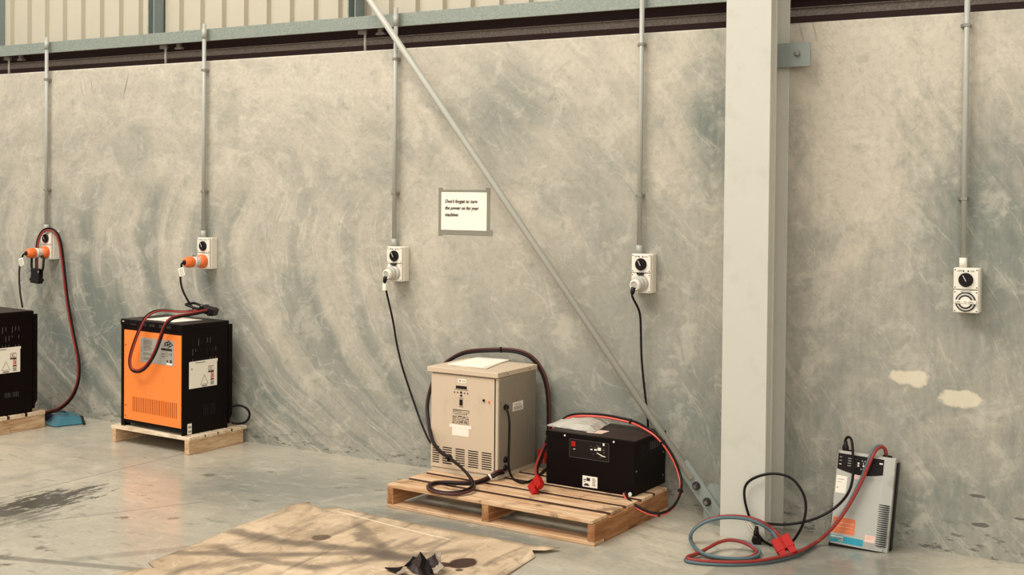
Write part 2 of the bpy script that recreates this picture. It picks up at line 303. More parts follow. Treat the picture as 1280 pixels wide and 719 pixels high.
# ------------------------------------------------------------ mesh helpers
FRONT = Matrix(((1, 0, 0, 0), (0, 0, -1, 0), (0, 1, 0, 0), (0, 0, 0, 1)))      # (right, up, out) on a face looking to -y
SIDE = Matrix(((0, 0, 1, 0), (1, 0, 0, 0), (0, 1, 0, 0), (0, 0, 0, 1)))        # on a face looking to +x
def T(x, y, z): return Matrix.Translation((x, y, z))
def R_(a, ax): return Matrix.Rotation(math.radians(a), 4, ax)
class MB:
    def __init__(self): self.bm = bmesh.new(); self.mats = []
    def mi(self, m):
        m = M[m] if isinstance(m, str) else m
        if m not in self.mats: self.mats.append(m)
        return self.mats.index(m)
    def _fin(self, faces, m, smooth=False):
        i = self.mi(m)
        for f in faces: f.material_index = i; f.smooth = smooth
    def box(self, x0, x1, y0, y1, z0, z1, m, bev=0, mx=None, seg=1):
        vs_ = [self.bm.verts.new((x, y, z)) for x in (x0, x1) for y in (y0, y1) for z in (z0, z1)]
        idx = ((0, 1, 3, 2), (4, 6, 7, 5), (0, 4, 5, 1), (2, 3, 7, 6), (0, 2, 6, 4), (1, 5, 7, 3))
        fs = [self.bm.faces.new([vs_[i] for i in q]) for q in idx]
        if bev:
            es = list({e for f in fs for e in f.edges})
            r = bmesh.ops.bevel(self.bm, geom=es, offset=bev, segments=seg, affect='EDGES', profile=.5)
            fs = list({f for v in r['verts'] for f in v.link_faces} | {f for f in fs if f.is_valid})
        if mx is not None:
            bmesh.ops.transform(self.bm, matrix=mx, verts=list({v for f in fs for v in f.verts}))
        self._fin(fs, m); return self
    def ring(self, c, n, u_, v_, r):
        return [self.bm.verts.new(c + u_ * (math.cos(2 * PI * i / n) * r) + v_ * (math.sin(2 * PI * i / n) * r)) for i in range(n)]
    def lathe(self, p, d, prof, m, seg=24, smooth=True):
        """profile (distance along d, radius)"""
        p = Vector(p); d = Vector(d).normalized(); u_ = d.orthogonal().normalized(); v_ = d.cross(u_)
        rings = [self.ring(p + d * a, seg, u_, v_, max(r, .0002)) for a, r in prof]
        fs = []
        for a, b in zip(rings, rings[1:]):
            for i in range(seg): fs.append(self.bm.faces.new((a[i], a[(i + 1) % seg], b[(i + 1) % seg], b[i])))
        caps = [self.bm.faces.new(rings[0][::-1]), self.bm.faces.new(rings[-1])]
        self._fin(fs, m, smooth); self._fin(caps, m); return self
    def cyl(self, p0, p1, r, m, seg=20, smooth=True):
        p0 = Vector(p0); p1 = Vector(p1); return self.lathe(p0, p1 - p0, [(0, r), ((p1 - p0).length, r)], m, seg, smooth)
    def tube(self, pts, r, m, seg=8, flat=1.0):
        pts = [Vector(p) for p in pts]
        t0 = (pts[1] - pts[0]).normalized(); u_ = t0.orthogonal().normalized(); prev = None; fs = []; rings = []
        for i, p in enumerate(pts):
            t = (pts[min(i + 1, len(pts) - 1)] - pts[max(i - 1, 0)]).normalized()
            u_ = (u_ - t * u_.dot(t)).normalized(); v_ = t.cross(u_)
            rings.append(self.ring(p, seg, u_, v_ * flat, r))
        for a, b in zip(rings, rings[1:]):
            for i in range(seg): fs.append(self.bm.faces.new((a[i], a[(i + 1) % seg], b[(i + 1) % seg], b[i])))
        fs += [self.bm.faces.new(rings[0][::-1]), self.bm.faces.new(rings[-1])]
        self._fin(fs, m, True); return self
    def prism(self, poly, h0, h1, m, mx=None, bev=0):
        """polygon on the x-y plane, raised from h0 to h1 along z, then moved by mx"""
        a = [self.bm.verts.new((x, y, h0)) for x, y in poly]; b = [self.bm.verts.new((x, y, h1)) for x, y in poly]
        n = len(poly); fs = [self.bm.faces.new(a[::-1]), self.bm.faces.new(b)]
        for i in range(n): fs.append(self.bm.faces.new((a[i], a[(i + 1) % n], b[(i + 1) % n], b[i])))
        if bev:
            es = list({e for f in fs for e in f.edges})
            r = bmesh.ops.bevel(self.bm, geom=es, offset=bev, segments=1, affect='EDGES')
            fs = list({f for v in r['verts'] for f in v.link_faces} | {f for f in fs if f.is_valid})
        if mx is not None: bmesh.ops.transform(self.bm, matrix=mx, verts=list({v for f in fs for v in f.verts}))
        self._fin(fs, m); return self
    def text(self, body, size, mx, m='ink', shear=0, bold=0.0, sx=1.0):
        cu_ = bpy.data.curves.new('t', 'FONT'); cu_.body = body; cu_.size = size; cu_.shear = shear; cu_.offset = bold; cu_.extrude = .0002; cu_.resolution_u = 2
        o = bpy.data.objects.new('t', cu_); COL.objects.link(o)
        me = bpy.data.meshes.new_from_object(o.evaluated_get(bpy.context.evaluated_depsgraph_get()))
        me.transform(mx @ Matrix.Diagonal((sx, 1, 1, 1)))
        k = len(self.bm.faces); self.bm.from_mesh(me); self.bm.faces.ensure_lookup_table()
        self._fin(self.bm.faces[k:], m)
        bpy.data.objects.remove(o); bpy.data.curves.remove(cu_); bpy.data.meshes.remove(me); return self
    def build_split(self, name, parent):
        '''every separate piece becomes an object of its own'''
        self.bm.verts.ensure_lookup_table(); left = set(self.bm.verts); out = []
        while left:
            st = [next(iter(left))]; comp = set(st)
            while st:
                v = st.pop()
                for e in v.link_edges:
                    w_ = e.other_vert(v)
                    if w_ not in comp: comp.add(w_); st.append(w_)
            left -= comp; o = MB(); o.mats = self.mats; mp = {v: o.bm.verts.new(v.co) for v in comp}
            for f in {f for v in comp for f in v.link_faces}:
                g = o.bm.faces.new([mp[v] for v in f.verts]); g.material_index = f.material_index; g.smooth = f.smooth
            out.append(o.build(name, parent))
        self.bm.free(); return out
    def build(self, name, parent=None, fix=True):
        if fix: bmesh.ops.recalc_face_normals(self.bm, faces=self.bm.faces)
        me = bpy.data.meshes.new(name); self.bm.to_mesh(me); self.bm.free()
        for m in self.mats: me.materials.append(m)
        o = bpy.data.objects.new(name, me); COL.objects.link(o)
        if parent is not None: o.parent = parent
        if name.endswith('_print') or name == 'lid_slots': o['kind'] = 'stuff'
        return o
def tag(o, label=None, cat=None, group=None, kind=None):
    if label: o['label'] = label
    if cat: o['category'] = cat
    if group: o['group'] = group
    if kind: o['kind'] = kind
    return o
def thing(name, label, cat, loc=(0, 0, 0), rz=0, group=None):
    o = bpy.data.objects.new(name, None); o.empty_display_size = .05; COL.objects.link(o)
    o.location = loc; o.rotation_euler = (0, 0, math.radians(rz)); return tag(o, label, cat, group)
def smooth_path(pts, sub=6):
    p = [Vector(q) for q in pts]; p = [p[0] * 2 - p[1]] + p + [p[-1] * 2 - p[-2]]; out = []
    for i in range(1, len(p) - 2):
        a, b, c, d = p[i - 1:i + 3]
        for k in range(sub):
            t = k / sub
            out.append(.5 * ((2 * b) + (c - a) * t + (2 * a - 5 * b + 4 * c - d) * t * t + (3 * b - a - 3 * c + d) * t ** 3))
    out.append(p[-2]); return out
def adopt(o, parent):
    o.parent = parent; o.matrix_parent_inverse = Matrix.LocRotScale(parent.location, parent.rotation_euler, None).inverted(); return o
def relax(pts, n=2):
    for _ in range(n):
        pts = [pts[0]] + [(pts[i - 1] + pts[i] * 2 + pts[i + 1]) / 4 for i in range(1, len(pts) - 1)] + [pts[-1]]
    return pts
def twin(pts, d, twist=0.0, a0=0.0, zmin=None):
    """two paths side by side, d apart, lying about a centre path"""
    t0 = (pts[1] - pts[0]).normalized(); u_ = t0.orthogonal().normalized(); A = []; B = []
    for i, p in enumerate(pts):
        t = (pts[min(i + 1, len(pts) - 1)] - pts[max(i - 1, 0)]).normalized()
        u_ = (u_ - t * u_.dot(t)).normalized(); v_ = t.cross(u_); a = a0 + twist * i
        o = (u_ * math.cos(a) + v_ * math.sin(a)) * d * .5; q, r = p + o, p - o
        if zmin is not None: q.z = max(q.z, zmin); r.z = max(r.z, zmin)
        A.append(q); B.append(r)
    return A, B

CORD_A = [(-6.898, -0.235, 1.1), (-6.926, -0.245, 1.078), (-6.94, -0.25, 1.018), (-6.904, -0.28, 0.94), (-6.827, -0.33, 0.85), (-6.742, -0.38, 0.774)]
LEAD_B = [(-6.929, -0.12, 0.979), (-6.93, -0.12, 1.083), (-6.928, -0.115, 1.188), (-6.906, -0.1, 1.254), (-6.866, -0.08, 1.279), (-6.811, -0.065, 1.261), (-6.781, -0.05, 1.195), (-6.754, -0.045, 1.043), (-6.713, -0.045, 0.799), (-6.65, -0.05, 0.585), (-6.588, -0.055, 0.399), (-6.581, -0.06, 0.265), (-6.644, -0.06, 0.145), (-6.732, -0.08, 0.063), (-6.762, -0.16, 0.04), (-6.667, -0.3, 0.06)]
CORD_C = [(-5.409, -0.235, 1.107), (-5.444, -0.24, 1.071), (-5.454, -0.24, 1.012), (-5.426, -0.25, 0.945), (-5.389, -0.24, 0.877), (-5.355, -0.22, 0.819)]
LOOP_D = [(-5.249, -0.2, 0.833), (-5.308, -0.22, 0.826), (-5.372, -0.25, 0.815), (-5.436, -0.28, 0.811), (-5.478, -0.35, 0.822), (-5.471, -0.44, 0.82), (-5.491, -0.49, 0.784), (-5.534, -0.5, 0.701), (-5.588, -0.5, 0.591), (-5.608, -0.5, 0.517), (-5.587, -0.5, 0.47), (-5.526, -0.5, 0.466), (-5.459, -0.5, 0.505), (-5.387, -0.505, 0.592), (-5.336, -0.51, 0.686), (-5.304, -0.51, 0.75), (-5.269, -0.5, 0.794), (-5.279, -0.42, 0.803), (-5.275, -0.32, 0.809), (-5.256, -0.26, 0.818), (-5.239, -0.21, 0.824)]
RING_E = [(-5.149, -0.1, 0.231), (-5.105, -0.085, 0.238), (-5.06, -0.07, 0.22), (-5.049, -0.06, 0.181), (-5.07, -0.065, 0.14), (-5.12, -0.075, 0.122), (-5.165, -0.09, 0.124)]
CORD_F = [(-3.976, -0.1, 1.046), (-3.984, -0.08, 0.944), (-3.987, -0.05, 0.828), (-3.971, -0.04, 0.715), (-3.937, -0.04, 0.594), (-3.892, -0.04, 0.48), (-3.827, -0.06, 0.367), (-3.75, -0.1, 0.269), (-3.629, -0.2, 0.202), (-3.52, -0.3, 0.197)]
LEAD_G = [(-3.047, -0.4, 0.148), (-3.044, -0.46, 0.156), (-3.08, -0.493, 0.13), (-3.091, -0.573, 0.125), (-3.139, -0.623, 0.125), (-3.221, -0.656, 0.125), (-3.268, -0.705, 0.125), (-3.24, -0.782, 0.125), (-3.177, -0.835, 0.125), (-3.1, -0.841, 0.125), (-3.043, -0.81, 0.13), (-3.023, -0.749, 0.135), (-3.049, -0.678, 0.14), (-3.086, -0.656, 0.17), (-3.175, -0.604, 0.2), (-3.291, -0.52, 0.21), (-3.358, -0.5, 0.231), (-3.404, -0.49, 0.261), (-3.449, -0.46, 0.305), (-3.492, -0.42, 0.368), (-3.538, -0.36, 0.439), (-3.616, -0.2, 0.517), (-3.652, -0.06, 0.584), (-3.601, -0.05, 0.631), (-3.495, -0.07, 0.681), (-3.361, -0.08, 0.705), (-3.193, -0.07, 0.716), (-3.09, -0.06, 0.693), (-3.028, -0.05, 0.629), (-2.996, -0.045, 0.55), (-2.98, -0.045, 0.446), (-2.976, -0.05, 0.321), (-2.948, -0.1, 0.227)]
LEAD_G2 = [(-2.913, -0.2, 0.265), (-2.87, -0.33, 0.233), (-2.843, -0.42, 0.201), (-2.798, -0.5, 0.183), (-2.772, -0.54, 0.163)]
LEAD_H = [(-2.372, -0.41, 0.135), (-2.352, -0.43, 0.119), (-2.313, -0.46, 0.104), (-2.26, -0.47, 0.084), (-2.199, -0.46, 0.068), (-2.156, -0.42, 0.072), (-2.137, -0.36, 0.095), (-2.134, -0.3, 0.14), (-2.155, -0.24, 0.189), (-2.197, -0.21, 0.263), (-2.248, -0.2, 0.329), (-2.303, -0.19, 0.376), (-2.367, -0.17, 0.401), (-2.454, -0.13, 0.417), (-2.529, -0.13, 0.426), (-2.613, -0.12, 0.43), (-2.69, -0.12, 0.428), (-2.762, -0.14, 0.424), (-2.801, -0.18, 0.414), (-2.831, -0.2, 0.385)]
LEAD_H2 = [(-2.948, -0.05, 0.34), (-2.95, -0.08, 0.307), (-2.947, -0.12, 0.264), (-2.949, -0.15, 0.228)]
CORD_I = [(-3.051, -0.39, 0.476), (-3.017, -0.42, 0.47), (-2.997, -0.43, 0.421), (-2.996, -0.43, 0.341), (-2.998, -0.43, 0.26), (-2.997, -0.43, 0.18), (-2.986, -0.408, 0.125), (-2.909, -0.453, 0.122), (-2.889, -0.392, 0.122), (-2.918, -0.248, 0.122), (-2.967, -0.045, 0.122)]
CORD_J = [(-2.471, -0.1, 1.077), (-2.462, -0.08, 1.044), (-2.464, -0.05, 0.962), (-2.46, -0.04, 0.86), (-2.456, -0.035, 0.718), (-2.439, -0.03, 0.557), (-2.425, -0.03, 0.457), (-2.419, -0.03, 0.376), (-2.416, -0.025, 0.275)]
LEAD_K = [(-1.619, -0.391, 0.02), (-1.651, -0.348, 0.03), (-1.677, -0.337, 0.045), (-1.719, -0.36, 0.075), (-1.775, -0.37, 0.089), (-1.848, -0.4, 0.093), (-1.921, -0.43, 0.08), (-1.978, -0.46, 0.048), (-2.007, -0.48, 0.008), (-1.998, -0.49, -0.028), (-1.912, -0.638, -0.01), (-1.863, -0.65, -0.022), (-1.785, -0.642, -0.024), (-1.718, -0.607, -0.024), (-1.686, -0.553, -0.024), (-1.684, -0.492, -0.02), (-1.717, -0.461, -0.01), (-1.768, -0.459, 0.005), (-1.826, -0.479, 0.01), (-1.866, -0.522, 0.0), (-1.886, -0.608, -0.01), (-1.909, -0.673, -0.02), (-1.926, -0.724, -0.022), (-1.909, -0.759, -0.024), (-1.826, -0.747, -0.024), (-1.725, -0.698, -0.024), (-1.646, -0.629, -0.024), (-1.58, -0.537, -0.02), (-1.535, -0.427, -0.02), (-1.521, -0.319, -0.022), (-1.507, -0.203, -0.02), (-1.454, -0.2, 0.035), (-1.402, -0.18, 0.11), (-1.358, -0.16, 0.196), (-1.322, -0.14, 0.283), (-1.295, -0.125, 0.363), (-1.28, -0.1, 0.407), (-1.262, -0.07, 0.422), (-1.244, -0.055, 0.411), (-1.238, -0.05, 0.378)]
CORD_L = [(-1.417, -0.07, 0.397), (-1.418, -0.07, 0.434), (-1.401, -0.08, 0.451), (-1.381, -0.1, 0.436), (-1.367, -0.13, 0.359), (-1.362, -0.15, 0.284), (-1.38, -0.16, 0.211), (-1.431, -0.17, 0.144), (-1.495, -0.2, 0.098), (-1.566, -0.23, 0.069), (-1.653, -0.25, 0.05), (-1.722, -0.27, 0.05), (-1.76, -0.29, 0.051), (-1.786, -0.31, 0.074), (-1.809, -0.32, 0.158), (-1.806, -0.32, 0.225), (-1.757, -0.32, 0.269), (-1.675, -0.32, 0.296), (-1.594, -0.32, 0.286), (-1.542, -0.32, 0.23), (-1.525, -0.32, 0.168), (-1.534, -0.33, 0.09), (-1.572, -0.33, 0.016), (-1.605, -0.34, -0.012), (-1.661, -0.34, -0.026), (-1.72, -0.305, -0.024), (-1.731, -0.36, 0.021), (-1.737, -0.36, 0.042), (-1.754, -0.308, -0.01)]


# ============================================================ SETTING
def floor_z(x):
    t = min(1, max(0, (x + 2.3) / .35)); return -.036 * t * t * (3 - 2 * t)
mb = MB()
xs = [-14, -10, -8, -6, -4, -2.6] + [-2.3 + .035 * i for i in range(11)] + [-1, 0, 2, 5]
va = [mb.bm.verts.new((x, -9, floor_z(x))) for x in xs]; vb = [mb.bm.verts.new((x, .16, floor_z(x))) for x in xs]
vc = [mb.bm.verts.new((x, -9, -.2)) for x in xs]; vd = [mb.bm.verts.new((x, .16, -.2)) for x in xs]
fs = []
for i in range(len(xs) - 1):
    fs.append(mb.bm.faces.new((va[i], va[i + 1], vb[i + 1], vb[i]))); fs.append(mb.bm.faces.new((vc[i], vd[i], vd[i + 1], vc[i + 1])))
    fs.append(mb.bm.faces.new((va[i], vc[i], vc[i + 1], va[i + 1]))); fs.append(mb.bm.faces.new((vb[i], vb[i + 1], vd[i + 1], vd[i])))
fs.append(mb.bm.faces.new((va[0], vb[0], vd[0], vc[0]))); fs.append(mb.bm.faces.new((va[-1], vc[-1], vd[-1], vb[-1])))
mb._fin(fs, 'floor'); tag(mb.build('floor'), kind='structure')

wall = bpy.data.objects.new('wall_back', None); COL.objects.link(wall); tag(wall, kind='structure')
for x0, x1 in ((-13, -1.835), (-1.815, 4.5)):
    mb = MB(); mb.box(x0, x1, 0, .15, -.05, 2.372, 'wall', bev=.008)
    mb.build('concrete_panel', wall)
# cladding above: pans 0.13 wide with ribs that step back, one object per sheet
sheet = None
for s in range(-13, 5):
    x0 = s * .76 + .22
    if x0 > 2.5: break
    if sheet is None:
        mb = MB(); prof = []
        for r in range(4):
            a = r * .19; prof += [(a, 0), (a + .128, 0), (a + .138, .030), (a + .180, .030)]
        prof.append((.765, 0)); f = []
        lo = [mb.bm.verts.new((a, .20 + b, 2.30)) for a, b in prof]; hi = [mb.bm.verts.new((a, .20 + b, 4.6)) for a, b in prof]
        lo2 = [mb.bm.verts.new((a, .202 + b, 2.30)) for a, b in prof]; hi2 = [mb.bm.verts.new((a, .202 + b, 4.6)) for a, b in prof]
        for i in range(len(prof) - 1):
            f.append(mb.bm.faces.new((lo[i], lo[i + 1], hi[i + 1], hi[i]))); f.append(mb.bm.faces.new((lo2[i], hi2[i], hi2[i + 1], lo2[i + 1])))
        mb._fin(f, 'cream_sheet'); sheet = mb.build('wall_sheet', wall, fix=False); sheet.location.x = x0
    else:
        c = sheet.copy(); c.location.x = x0; COL.objects.link(c)
mb = MB(); mb.box(-13, 4.5, .155, .196, 2.25, 2.56, 'brown'); mb.build('flashing', wall)
mb = MB(); mb.box(-13, 4.5, .150, .154, 2.425, 2.462, 'galv_dark'); mb.box(-13, 4.5, .110, .154, 2.459, 2.462, 'galv_dark'); mb.build('edge_angle', wall)

# girt: channel lying on its side on top of the panels
mb = MB()
mb.box(-13, 4.5, -.004, -.001, 2.497, 2.572, 'galv', bev=.001); mb.box(-13, 4.5, -.001, .15, 2.569, 2.572, 'galv_dark')
mb.box(-13, 4.5, -.001, .010, 2.497, 2.500, 'galv_dark'); mb.box(-13, 4.5, .146, .15, 2.50, 2.569, 'brown')
tag(mb.build('girt'), 'long galvanised steel girt running above the concrete wall', 'girt')
for i, x in enumerate((-7.72, -6.09, -4.42)):
    t = thing('steel_stud', ('galvanised upright stud against the cream sheeting, at the left edge of the photo', 'galvanised upright stud against the cream sheeting, between the first and second conduits', 'galvanised upright stud against the cream sheeting, where the brace leaves the picture')[i], 'stud', (x, .11, 2.572), group='upright studs over the girt')
    mb = MB(); mb.box(-.03, .03, .055, .085, 0, 2.0, 'stud'); mb.box(-.03, -.022, .0, .055, 0, 2.0, 'galv'); mb.box(.022, .03, .0, .055, 0, 2.0, 'stud'); mb.build('channel', t)
for i, x in enumerate((-7.46, -5.90, -4.28)):
    t = thing('girt_hanger', ('thin bright hanger rod under the girt at the left picture edge', 'thin bright hanger rod under the girt left of the second conduit', 'thin bright hanger rod under the girt left of the brace')[i], 'rod', (x, .06, 2.372), group='hanger rods under the girt')
    mb = MB(); mb.cyl((0, 0, 0), (0, 0, .14), .008, 'pvc'); mb.build('rod', t)
    mb = MB(); mb.box(-.045, .0, -.01, .02, .105, .13, 'galv_dark'); mb.build('cleat', t)
    mb = MB(); mb.box(.06, .12, .02, .045, .10, .112, 'galv_dark'); mb.box(.075, .105, .02, .04, .112, .16, 'galv_dark'); mb.build('bracket', t)

# ============================================================ COLUMN, BRACE, BRACKET
t = thing('steel_column', 'pale grey painted steel I-section column standing in front of the wall', 'column', (-1.83, 0, -.036))
mb = MB(); mb.box(-.107, .107, -.292, -.279, 0, 4.6, 'col', bev=.0015); mb.build('front_flange', t)
mb = MB(); mb.box(-.107, .107, -.018, -.005, 0, 4.6, 'col', bev=.0015); mb.build('rear_flange', t)
mb = MB(); mb.box(.094, .106, -.279, -.214, 0, 4.6, 'col', bev=.001); mb.box(.104, .110, -.219, -.209, 0, 4.6, 'col'); mb.build('flange_lip', t)
mb = MB(); mb.box(-.005, .005, -.279, -.018, 0, 4.6, 'col'); mb.build('web', t)
t = thing('panel_bracket', 'small grey steel plate bolted to the wall right of the column top', 'bracket', (-1.685, 0, 2.212))
mb = MB(); mb.box(-.082, .082, -.085, -.073, -.056, .056, 'plate', bev=.002); mb.build('plate', t)
mb = MB(); mb.lathe((.022, -.085, .004), (0, -1, 0), [(0, .017), (.003, .017), (.003, .013), (.016, .012), (.018, .008)], 'steel', 6, False); mb.build('bolt', t)
mb = MB(); mb.box(-.075, .03, -.073, -.0, -.045, .045, 'dark_steel'); mb.build('packer', t)

a = Vector((-2.03, -.15, .052)); b = Vector((-5.40, -.15, 4.27)); d = (b - a).normalized()
t = thing('diagonal_brace', 'long slanting grey steel tie running from above down to the column foot', 'brace', (-2.03, -.15, .0))
loc = Vector(t.location)
p0 = a + d * .165
mb = MB(); mb.cyl(p0 - loc, b - loc, .0175, 'brace', 20); mb.build('tube', t)
ang = math.degrees(math.atan2(d.z, d.x))
mx = T(*(a - loc)) @ Matrix.Rotation(math.radians(ang), 4, Vector((0, -1, 0)))
mb = MB(); mb.box(-.045, .250, -.006, .004, -.036, .036, 'plate', bev=.002, mx=mx); mb.build('end_plate', t)
for q in (.035, .125):
    c = (mx @ Vector((q, -.006, 0)))
    mb = MB(); mb.lathe(c, (0, -1, 0), [(0, .021), (.004, .021)], 'dark_steel', 20); mb.lathe(c, (0, -1, 0), [(.004, .017), (.017, .016)], 'dark_steel', 6, False)
    mb.lathe(c, (0, -1, 0), [(.017, .010), (.026, .009)], 'steel', 14); mb.build('bolt', t)
mb = MB(); mb.prism([(-2.075, -.035), (-2.075, .13), (-2.045, .165), (-1.837, .165), (-1.837, -.035)], 0, .009, 'plate', mx=T(0, -.134, 0) @ FRONT)
tag(mb.build('gusset_plate'), 'grey steel gusset plate between the brace foot and the column', 'plate')

# ============================================================ CONDUITS AND OUTLETS
CX_ = [-6.943, -5.468, -3.995, -2.477, -.924]
cl = ['grey wall conduit farthest left, above the outlet draped with a red lead', 'grey wall conduit above the outlet behind the orange charger', 'grey wall conduit crossed by the diagonal brace, left of the paper notice',
      'grey wall conduit between the paper notice and the steel column', 'grey wall conduit right of the steel column']
for i, x in enumerate(CX_):
    z0 = (1.277, 1.269, 1.257, 1.266, 1.256)[i]
    t = thing('conduit', cl[i], 'conduit', (x, -.032, z0), group='conduits down the wall')
    mb = MB(); mb.cyl((0, 0, 0), (0, 0, 2.60 - z0 if i < 3 else 2.75 - z0), .0125, 'pvc'); mb.build('pipe', t)
    mb = MB(); mb.cyl((0, 0, -.012), (0, 0, .032), .0165, 'pvc' if i != 4 else 'white_pl'); mb.build('socket_adaptor', t)
    if i < 3: mb = MB(); mb.cyl((0, 0, 1.24), (0, 0, 1.30), .0155, 'pvc'); mb.build('coupling', t)
    for z in (2.31, 1.548):
        mb = MB(); mb.box(-.0145, .0145, -.0145, .031, z - z0 - .008, z - z0 + .008, 'saddle', bev=.002); mb.box(-.030, -.0145, .014, .031, z - z0 - .008, z - z0 + .008, 'steel', bev=.002); mb.cyl((-.023, .008, z - z0), (-.023, .014, z - z0), .005, 'steel', 8); mb.build('saddle_clip', t)

def outlet(x, z, label, mode):
    """switched outlet 0.104 x 0.196 on its mounting box; origin = centre back"""
    t = thing('switched_outlet', label, 'outlet', (x, 0, z), group='switched outlets on the wall')
    D = .071
    mb = MB(); mb.box(-.049, .055, -D + .018, -.0, -.098, .098, 'white_pl', bev=.004, seg=2); mb.build('back_box', t)
    fr = T(0, -D + .016, 0) @ FRONT
    mb = MB(); mb.box(-.052, .052, .004, .098, 0, .016, 'white_pl', bev=.004, seg=2, mx=fr)
    for q in ((-.045, .09), (.045, .09), (-.045, .013), (.045, .013)): mb.cyl(fr @ Vector((q[0], q[1], .0155)), fr @ Vector((q[0], q[1], .0168)), .0028, 'slot', 8)
    sp = mb.build('switch_plate', t)
    mb = MB(); mb.text('OFF', .011, fr @ T(-.036, .081, .0163)); mb.text('ON', .011, fr @ T(.018, .081, .0163))
    mb.box(-.014, -.008, .081, .088, .016, .0165, 'ink', mx=fr); mb.box(.006, .012, .081, .088, .016, .0165, 'ink', mx=fr); mb.build('lettering', sp)
    c = fr @ Vector((0, .046, .016))
    mb = MB(); mb.lathe(c, (0, -1, 0), [(0, .031), (.004, .031), (.006, .028), (.010, .027)], 'blackpl', 28)
    mb.box(-.0055, .0055, -.027, .027, .024, .032, 'blackpl', bev=.002, mx=fr @ T(0, .046, 0) @ R_(28 if mode != 'plain' else 25, 'Z')); kn = mb.build('switch_knob', t)
    mb = MB(); mb.box(-.002, .002, -.006, .022, .0321, .0326, 'white_pl2', mx=fr @ T(0, .046, 0) @ R_(28, 'Z')); mb.build('pointer_mark', kn)
    mb = MB(); mb.box(-.052, .052, -.098, .000, 0, .016, 'white_pl', bev=.004, seg=2, mx=fr)
    for q in ((-.045, -.008), (.045, -.008), (-.045, -.09), (.045, -.09)): mb.cyl(fr @ Vector((q[0], q[1], .0155)), fr @ Vector((q[0], q[1], .0168)), .0028, 'slot', 8)
    mb.build('socket_plate', t)
    c = fr @ Vector((0, -.050, .016))
    if mode == 'orange':
        mb = MB(); mb.lathe(c, (0, -1, 0), [(0, .043), (.016, .043), (.030, .040), (.044, .033)], 'orangepl', 28); mb.build('socket_ring', t)
    elif mode == 'grey':
        mb = MB(); mb.lathe(c, (0, -1, 0), [(0, .042), (.006, .042), (.012, .036), (.016, .030)], 'white_pl2', 28); mb.build('socket_ring', t)
        mb = MB(); mb.box(-.017, .017, -.006, .004, .016, .030, 'slot', mx=fr); mb.build('hinge', t)
    else:
        mb = MB(); mb.lathe(c, (0, -1, 0), [(0, .043), (.003, .043), (.0045, .041)], 'blackpl', 32); mb.lathe(c, (0, -1, 0), [(.0045, .038), (.006, .037)], 'white_pl2', 32)
        mb.lathe(c, (0, -1, 0), [(.006, .030), (.007, .030)], 'blackpl', 32); mb.lathe(c, (0, -1, 0), [(.007, .024), (.010, .023)], 'white_pl', 32)
        cv = mb.build('socket_cover', t)
        mb = MB(); mb.box(-.046, .046, -.058, -.042, .016, .0285, 'white_pl', bev=.002, mx=fr); mb.build('lift_band', cv)
        mb = MB(); mb.text('LIFT', .011, fr @ T(-.040, -.054, .0288)); mb.text('TO', .009, fr @ T(-.006, -.054, .0288)); mb.text('OPEN', .010, fr @ T(.012, -.054, .0288), sx=.85); mb.build('lettering', cv)
        mb = MB(); mb.box(-.019, .019, -.008, .002, .016, .022, 'white_pl2', mx=fr); mb.build('hinge', t)
    return t
outlet(-6.900, 1.168, 'white switched outlet with red cable looped over its top', 'orange')
outlet(-5.432, 1.160, 'white switched outlet with orange plug, above the orange charger', 'orange')
outlet(-3.966, 1.148, 'white switched outlet with grey plug, left of the paper notice', 'grey')
outlet(-2.450, 1.157, 'white switched outlet with grey plug, right of the paper notice', 'grey')
outlet(-.905, 1.147, 'unused white switched outlet right of the column', 'plain')

def cord(path, r, m): return relax(smooth_path(path), 2)
def orange_plug(x, z, path, lab):
    t = thing('power_plug_cord', lab, 'power cord', (x, -.072, z), group='orange plugs with black cords')
    o = Vector(t.location)
    mb = MB(); mb.lathe((0, 0, 0), (0, -1, 0), [(.0, .028), (.044, .029), (.050, .033), (.072, .031), (.076, .034), (.092, .034)], 'clear', 28); mb.build('clear_collar', t)
    mb = MB(); mb.lathe((0, 0, 0), (0, -1, 0), [(.092, .033), (.096, .035), (.128, .035), (.146, .028), (.156, .020)], 'orangepl', 12, False); mb.build('plug_body', t)
    mb = MB(); mb.box(-.052, -.024, -.045, -.028, .024, .036, 'blackpl', bev=.002); mb.box(-.040, .02, -.038, -.030, .028, .033, 'clear'); mb.build('latch', t)
    pts = [Vector((0, -.150, 0)) , Vector((-.012, -.168, -.008))] + [Vector(p) - o for p in path[1:]]
    mb = MB(); mb.tube(relax(smooth_path(pts), 2), .0065, 'blackcab', 10); mb.lathe((0, -.150, 0), (0, -1, -.15), [(0, .017), (.012, .013), (.016, .010)], 'blackpl', 16); mb.build('cable', t)
    q = Vector(path[1]) - o
    mb = MB(); mb.box(-.020, .024, -.009, -.007, -.045, .006, 'paper', mx=T(*q) @ R_(-18, 'Y')); tg = mb.build('test_tag', t)
    mb = MB()
    for k in range(4): mb.box(-.014, .018, -.0096, -.0091, -.038 + .010 * k, -.035 + .010 * k, 'ink2', mx=T(*q) @ R_(-18, 'Y'))
    mb.build('tag_print', tg)
orange_plug(-6.900, 1.118, CORD_A, 'orange plug with black cord in the leftmost outlet')
orange_plug(-5.432, 1.110, CORD_C, 'orange plug with black cord in the outlet above the orange charger')
